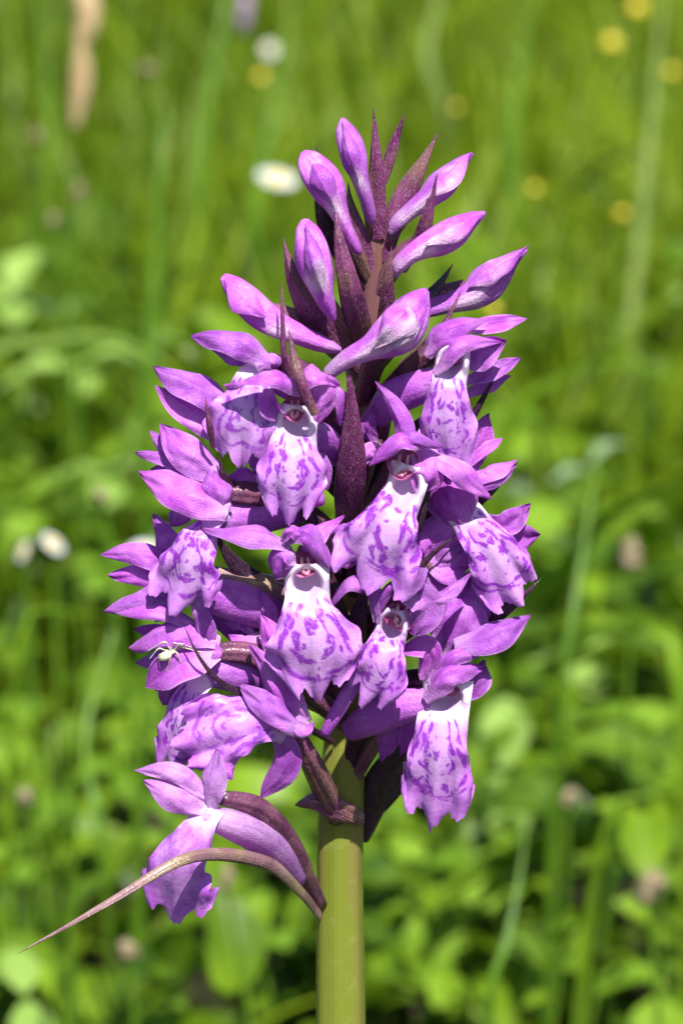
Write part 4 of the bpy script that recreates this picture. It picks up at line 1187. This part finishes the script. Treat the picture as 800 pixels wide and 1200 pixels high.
herb(690, 545, 0.130, [(35, 30, 60, 24), (205, 10, 50, 26)], 'small grey-green herb right of the spike against dark gaps', M_HERB_GREY)
herb(640, 640, 0.110, [(100, 40, 80, 60), (200, 10, 70, 50), (300, -10, 60, 50)], 'green herb with overlapping leaves beside the right side flower', M_HERB)
herb(590, 900, 0.080, [(85, 60, 90, 60), (275, -40, 90, 62), (190, 0, 60, 40)], 'pale oblong-leaved herb right of the hanging low lip', M_HERB_PALE)
herb(560, 1005, 0.080, [(0, 15, 100, 44), (180, 10, 70, 40), (280, -30, 60, 50)], 'herb with a bright arching leaf below the hanging low lip', M_HERB)
herb(505, 1060, 0.070, [(272, -55, 95, 78), (60, 20, 60, 44), (170, 10, 60, 40)], 'herb with one large round bright leaf right of the stem', M_HERB)
herb(635, 1130, 0.070, [(265, -40, 64, 56), (20, 10, 50, 40), (160, 10, 50, 40)], 'small round-leaved herb low on the right near the bottom edge', M_HERB)
herb(770, 1150, 0.070, [(200, 10, 80, 60), (100, 30, 70, 60), (270, -30, 80, 70)], 'bright leafy herb in the bottom right corner', M_HERB)
herb(760, 850, 0.090, [(170, 10, 90, 60), (80, 30, 70, 56), (260, -20, 70, 56)], 'leafy herb at the right edge level with the hanging low lip', M_HERB)
herb(690, 950, 0.080, [(180, 10, 80, 50), (20, 10, 70, 46), (270, -30, 60, 50)], 'leafy herb between the hanging low lip and the right edge', M_HERB)
herb(25, 990, 0.080, [(25, 25, 70, 34), (205, 5, 60, 36), (280, -20, 40, 34)], 'herb with a narrow leaf at the left edge above the long bract tip', M_HERB)
herb(30, 1165, 0.080, [(110, 40, 70, 50), (290, -40, 80, 52)], 'pale upright-leaved herb in the bottom left corner', M_HERB_PALE)
herb(190, 1140, 0.070, [(60, 30, 70, 46), (180, 5, 70, 44), (280, -40, 60, 52)], 'green herb at the bottom left under the lowest flower', M_HERB)
herb(300, 1090, 0.070, [(80, 40, 60, 40), (190, 10, 60, 40), (340, 5, 60, 40)], 'green herb left of the stem near the bottom edge', M_HERB)
herb(140, 890, 0.080, [(60, 20, 60, 44), (190, 0, 60, 44), (290, -20, 50, 40)], 'green herb behind the long pale sepals of the lowest flower', M_HERB)
herb(330, 960, 0.080, [(60, 30, 70, 50), (200, 10, 60, 44), (290, -30, 60, 52)], 'bright herb filling the gap between lowest flower and stem', M_HERB)
herb(460, 960, 0.080, [(80, 40, 60, 44), (200, 10, 60, 40), (300, -30, 60, 46)], 'green herb just right of the stem under the dark bracts', M_HERB)
herb(690, 760, 0.080, [(20, 15, 80, 46), (200, 15, 80, 46), (270, -20, 60, 50)], 'pale green herb right of the long right sepal', M_HERB_PALE)
for i in range(24):                                   # more of the same, told apart by nothing
    px, py = random.uniform(-60, 860), random.choice((random.uniform(380, 700), random.uniform(700, 1230)))
    lv = [(random.uniform(0, 360), random.uniform(-30, 35), random.uniform(40, 75), random.uniform(26, 50)) for _ in range(random.randint(4, 6))]
    herb(px, py, random.uniform(0.05, 0.10), lv, 'blurred small green herb among the meadow grass', M_HERB, 'small green herbs among the meadow grass')


def blade(pts, wpx, label, mat=M_STALK, name='grass_blade', cat='grass blade', h0=0.0):
    """A single broad blade: pts (px, py, metres behind the orchid) root to tip."""
    def p3(px, py, y):
        d = FWD + Vector((1, 0, 0)) * ((px - 400) * UNIT / D) + UPV * ((600 - py) * UNIT / D)
        return CAM + d * ((y - CAM.y) / d.y)
    W = [p3(*q) for q in pts]
    dx0 = max(-0.03, min(0.03, 0.6 * (W[0].x - W[1].x)))
    root = Vector((W[0].x + dx0, W[0].y + 0.03, float(gz(W[0].x, W[0].y))))
    if W[0].z > root.z + 0.01: W = [root] + W
    S = spline(W, 26); T = unit(np.gradient(S, axis=0))
    toward = unit(np.array(CAM)[None] - S)
    B = unit(np.cross(T, toward)); N = np.cross(B, T)
    s = (Vector(S[13]) - CAM).dot(FWD) / D * UNIT
    u = np.linspace(0, 1, 26)
    hw = 0.5 * wpx * s * np.minimum(1, (1 - u) * 2.2 + 0.05) * np.minimum(1, 0.3 + 1.3 * u)
    v = np.linspace(-1, 1, 5)
    P = S[:, None] + B[:, None] * (hw[:, None] * v[None])[..., None] + N[:, None] * (hw[:, None] * 0.4 * np.abs(v)[None])[..., None]
    U, Vv = np.meshgrid(u, v * 0.5 + 0.5, indexing='ij')
    o = link(name, sheet_mesh(P, np.stack([U, Vv], -1), 0.0004), mat, None, W[0])
    return tag(o, label, cat, 'tall grass blades behind the orchid')


blade([(172, 520, 0.75), (178, 380, 0.75), (188, 200, 0.76), (196, 110, 0.78)], 17, 'tall upright grass blade left of the topmost left bud')
blade([(726, 470, 1.05), (745, 320, 1.05), (765, 120, 1.06), (780, -60, 1.08)], 13, 'tall pale grass blade along the upper right edge', M_STALK_PALE)
blade([(560, 330, 1.5), (640, 250, 1.4), (700, 200, 1.36), (790, 150, 1.3)], 14, 'pale grass blade leaning right beside the top right buds', M_STALK_PALE)
blade([(560, 750, 0.55), (640, 690, 0.5), (720, 600, 0.46), (860, 545, 0.42)], 30, 'broad pale grass blade slanting up to the right edge', M_HERB)
blade([(655, 850, 0.40), (668, 740, 0.40), (690, 600, 0.42), (705, 500, 0.44)], 15, 'upright grass blade right of the right side flower')
blade([(570, 1210, 0.30), (590, 1120, 0.30), (608, 1030, 0.31), (618, 960, 0.32)], 20, 'upright grass blade near the bottom edge right of the stem')
blade([(120, 1000, 0.42), (100, 860, 0.44), (140, 700, 0.46), (110, 560, 0.5)], 9, 'thin bent grass blade left of the spider flower')
blade([(40, 300, 1.1), (60, 150, 1.1), (40, -40, 1.12)], 14, 'tall grass blade near the upper left corner')
blade([(240, 330, 1.2), (235, 180, 1.2), (262, 20, 1.22), (280, -60, 1.25)], 14, 'tall grass blade left of the upper daisies')
blade([(610, 300, 1.3), (600, 160, 1.3), (620, 0, 1.32), (624, -60, 1.33)], 15, 'tall green grass blade right of the topmost buds')
blade([(520, 130, 1.6), (500, 60, 1.6), (530, -60, 1.62)], 12, 'pale grass blade above the topmost buds', M_STALK_PALE)
blade([(130, 330, 1.0), (122, 220, 1.0), (104, 120, 1.0)], 8, 'short thin grass blade under the dry seed stalk')
blade([(90, 860, 0.35), (150, 840, 0.36), (210, 860, 0.36)], 10, 'bent grass blade behind the low left lips')
blade([(330, 420, 1.2), (300, 250, 1.2), (330, 90, 1.22), (345, -40, 1.24)], 13, 'tall grass blade behind the topmost left buds')


blade([(800, 800, 0.42), (730, 745, 0.44), (650, 745, 0.47), (590, 790, 0.5)], 26, 'broad arching grass blade at the right below the slanting one', M_HERB)
blade([(590, 520, 0.75), (660, 440, 0.74), (740, 425, 0.72), (830, 460, 0.7)], 20, 'arching grass blade right of the upper right flower', M_HERB)
blade([(-30, 460, 0.75), (60, 400, 0.74), (130, 395, 0.73), (200, 430, 0.72)], 18, 'arching pale blade crossing the left side level with the upper left hood', M_HERB_PALE)
blade([(700, 1010, 0.36), (760, 930, 0.36), (820, 890, 0.36)], 16, 'short slanting grass blade at the lower right edge', M_HERB)
blade([(20, 780, 0.45), (90, 720, 0.46), (150, 730, 0.47)], 12, 'short arching blade under the clustered daisies', M_HERB)


def flower_stalk(px, py, y):
    d = FWD + Vector((1, 0, 0)) * ((px - 400) * UNIT / D) + UPV * ((600 - py) * UNIT / D)
    top = CAM + d * ((y - CAM.y) / d.y)
    base = Vector((top.x + random.uniform(-0.015, 0.015), y + random.uniform(0, 0.02), float(gz(top.x, y))))
    return base, top


def disc_mesh(name, c, up, r, hgt, n=7, m=16):
    c = np.array(c); up = unit(np.array(up, float)); x = unit(np.cross(up, [0.3, 1, 0.2])); y = np.cross(up, x)
    t = np.linspace(0.02, np.pi / 2, n)[:, None]; a = np.linspace(0, 2 * np.pi, m, endpoint=False)[None]
    q = c + x * (np.sin(t) * np.cos(a) * r)[..., None] + y * (np.sin(t) * np.sin(a) * r)[..., None] + up * (np.cos(t) * hgt + 0 * a)[..., None]
    return make_mesh(name, q.reshape(-1, 3), grid_faces(n, m, closed=True))


def rays(c, up, r0, r1, k, droop=0.1, wid=0.9, first=0):
    """Petals round a disc: one small curved blade each."""
    c = np.array(c); up = unit(np.array(up, float)); x = unit(np.cross(up, [0.3, 1, 0.2])); y = np.cross(up, x)
    out = []
    for i in range(k):
        a = 6.283 * i / k + random.uniform(-0.06, 0.06)
        d = x * math.cos(a) + y * math.sin(a); s = np.cross(up, d)
        u = np.linspace(0, 1, 6)[:, None]; v = np.linspace(-1, 1, 5)[None]
        w = blade_profile(u, 0.5, 0.6, 0.5) * wid * math.pi * r1 / k
        rr = r0 + (r1 - r0) * u * random.uniform(0.92, 1.05)
        q = c + d * (rr + 0 * v)[..., None] + s * (w * v)[..., None] + up * (0.3 * (r1) * droop * np.sin(u * 3.0) + 0.12 * w * v ** 2)[..., None]
        out.append(q.reshape(-1, 3))
    return out


def daisy(px, py, y, wpx, label, tilt=(0.0, -0.45, 0.9)):
    base, top = flower_stalk(px, py, y)
    s = (top - CAM).dot(FWD) / D * UNIT
    e = tag(empty('daisy', base), label, 'daisy', 'white daisies in the meadow')
    world_tube('stalk', e, M_STALK, [base, base.lerp(top, 0.6) + Vector((0.003, 0, 0)), top], 0.0011, 0.0009)
    R = wpx * s * 0.5
    link('disc', disc_mesh('disc', top, tilt, R * 0.36, R * 0.22), M_DISC, e)
    q = rays(top, tilt, R * 0.3, R, 19)
    link('ray_petals', make_mesh('rays', np.vstack(q), np.vstack([grid_faces(6, 5, 30 * i) for i in range(len(q))])), M_RAY, e)


daisy(325, 209, 0.85, 50, 'white daisy left of the topmost purple bud', (0.2, -0.25, 0.95))
daisy(316, 58, 1.45, 20, 'white daisy high up, near the top edge above the left buds', (0.5, -0.7, 0.4))
daisy(28, 646, 0.50, 28, 'white daisy leftmost of the cluster near the left edge', (-0.8, -0.35, 0.5))
daisy(62, 637, 0.50, 34, 'white daisy on the right of the cluster near the left edge', (0.6, -0.25, 0.75))
daisy(168, 645, 0.42, 36, 'white daisy half hidden behind the far left petals')


def buttercup(px, py, y, wpx, label, tilt=(0, -0.5, 0.85)):
    base, top = flower_stalk(px, py, y)
    s = (top - CAM).dot(FWD) / D * UNIT
    e = tag(empty('buttercup', base), label, 'buttercup', 'yellow buttercups in the meadow')
    world_tube('stalk', e, M_STALK, [base, base.lerp(top, 0.6) + Vector((-0.004, 0, 0)), top], 0.0010, 0.0008)
    R = wpx * s * 0.5
    for q in rays(top, tilt, R * 0.05, R, 5, 0.9, 1.05):
        link('petal', make_mesh('petal', q, grid_faces(6, 5)), M_BUTTER, e)
    link('stamens', disc_mesh('stamens', top, tilt, R * 0.3, R * 0.3), M_DISC, e)


buttercup(746, 9, 1.55, 21, 'yellow buttercup nearest the top right corner')
buttercup(717, 49, 1.45, 20, 'yellow buttercup just below the one in the top right corner')
buttercup(626, 221, 1.1, 12, 'yellow buttercup right of the topmost right bud')
buttercup(729, 250, 1.05, 13, 'yellow buttercup beside the tall pale blade on the right')
buttercup(787, 84, 1.45, 14, 'yellow buttercup at the right edge near the top')
buttercup(306, 90, 1.25, 14, 'yellow buttercup below the highest daisy')
buttercup(534, 126, 1.35, 10, 'small yellow buttercup above the top right buds')
buttercup(578, 362, 0.7, 14, 'yellow buttercup peeking out behind the right buds')


def seed_head(px, py, y, wpx, hpx, label, mat=M_HEAD, name='seed_head', cat='seed head', group='faded seed heads in the meadow'):
    base, top = flower_stalk(px, py, y)
    s = (top - CAM).dot(FWD) / D * UNIT
    e = tag(empty(name, base), label, cat, group)
    world_tube('stalk', e, M_STALK, [base, base.lerp(top, 0.6) + Vector((0.004, 0, 0)), top], 0.0010, 0.0007)
    n, m = 16, 14
    t = np.linspace(0.05, np.pi - 0.05, n)[:, None]; a = np.linspace(0, 2 * np.pi, m, endpoint=False)[None]
    ph = random.uniform(0, 6)
    k = 1 + 0.35 * np.sin(7 * t + 3 * a + ph) * np.sin(2 * a + ph) + 0.3 * np.sin(3 * a + 2 * t + ph)
    lean = random.uniform(-0.5, 0.5)
    zz = -np.cos(t) * hpx * 0.5 + 0 * a
    q = np.array(top) + np.stack([np.sin(t) * np.cos(a) * wpx * 0.4 * k + lean * zz, np.sin(t) * np.sin(a) * wpx * 0.4 * k, zz], -1) * s
    link('head', make_mesh('head', q.reshape(-1, 3), grid_faces(n, m, closed=True)), mat, e)
    return e


seed_head(92, 225, 0.8, 14, 22, 'pale seed head below the dry stalk on the upper left')
seed_head(44, 158, 0.85, 13, 20, 'pale seed head left of the dry stalk on the upper left')
seed_head(62, 258, 0.75, 12, 18, 'small pale seed head at the left, below the other two pale ones')
seed_head(175, 82, 1.0, 20, 14, 'pale seed head right of the dry stalk near the top')
seed_head(222, 414, 0.6, 17, 17, 'round pale seed head just left of the upper left hood', M_STALK_PALE)
seed_head(118, 581, 0.45, 20, 18, 'pinkish brown seed head left of the lilac left petals')
seed_head(30, 933, 0.40, 20, 20, 'brown seed head in the dark gap at the lower left')
seed_head(152, 1112, 0.34, 24, 24, 'brown seed head below the long grey bract')
seed_head(265, 1030, 0.32, 16, 40, 'tall pale seed head behind the long grey bract', M_HEAD)
seed_head(760, 1040, 0.36, 34, 46, 'large brown seed head at the lower right edge')
seed_head(740, 650, 0.45, 26, 44, 'greyish upright seed head at right under the broad blade', M_HEAD)
seed_head(665, 935, 0.42, 22, 24, 'brown seed head between low lip and right edge')
seed_head(287, 14, 1.2, 18, 50, 'faded lilac flower head at the top edge', M_LILACHEAD, 'faded_flower', 'flower head')

# dry grass stalk, top left
base, top = flower_stalk(98, 30, 0.95)
s = (top - CAM).dot(FWD) / D * UNIT
e = tag(empty('dry_grass_stalk', base), 'straw-coloured dry grass stalk with a narrow husk at the top left', 'grass stalk')
lo = flower_stalk(88, 150, 0.95)[1]
up = flower_stalk(104, -20, 0.95)[1]
world_tube('stalk', e, M_STALK, [base, lo, top, up], 0.0007, 0.0005)
for (x0, y0, x1, y1, w) in ((88, 148, 96, 40, 22), (92, 60, 108, -20, 26), (100, 40, 92, -30, 20)):
    p0, p1 = flower_stalk(x0, y0, 0.945)[1], flower_stalk(x1, y1, 0.945)[1]
    S = spline([p0, p0.lerp(p1, 0.5) + Vector((0.001, -0.001, 0)), p1], 12)
    T = unit(np.gradient(S, axis=0)); B = unit(np.cross(T, np.array([0, -1, 0.2]))); N = np.cross(B, T)
    u = np.linspace(0, 1, 12)[:, None]; v = np.linspace(-1, 1, 5)[None]
    hw = 0.5 * w * s * blade_profile(u, 0.3, 0.5, 0.8)
    P = S[:, None] + B[:, None] * (hw * v)[..., None] + N[:, None] * (hw * -0.5 * v ** 2)[..., None]
    link('husk', sheet_mesh(P, np.stack([u + 0 * v, v * 0.5 + 0.5 + 0 * u], -1), 0.0005), M_STRAW, e)

# a withered leaf lying low by the stem
t = on_level(455, 1172, 0.03)
e = tag(empty('withered_leaf', (t.x, t.y, 0.0)), 'withered pinkish brown leaf low beside the stem at the bottom edge', 'leaf')
M_WITHER = simple('withered_brown', (0.30, 0.17, 0.12), (0.42, 0.27, 0.19), 90, 0.25, 0.7)
for az, ln in ((10, 80), (175, 50)):
    leaf_obj(e, 0, M_WITHER, t, math.radians(az), 0.1, ln * 1.7 * UNIT, 34 * 1.7 * UNIT)
world_tube('stalk', e, M_STRAW, [Vector((t.x, t.y + 0.005, 0.0)), Vector(t)], 0.001, 0.0008)
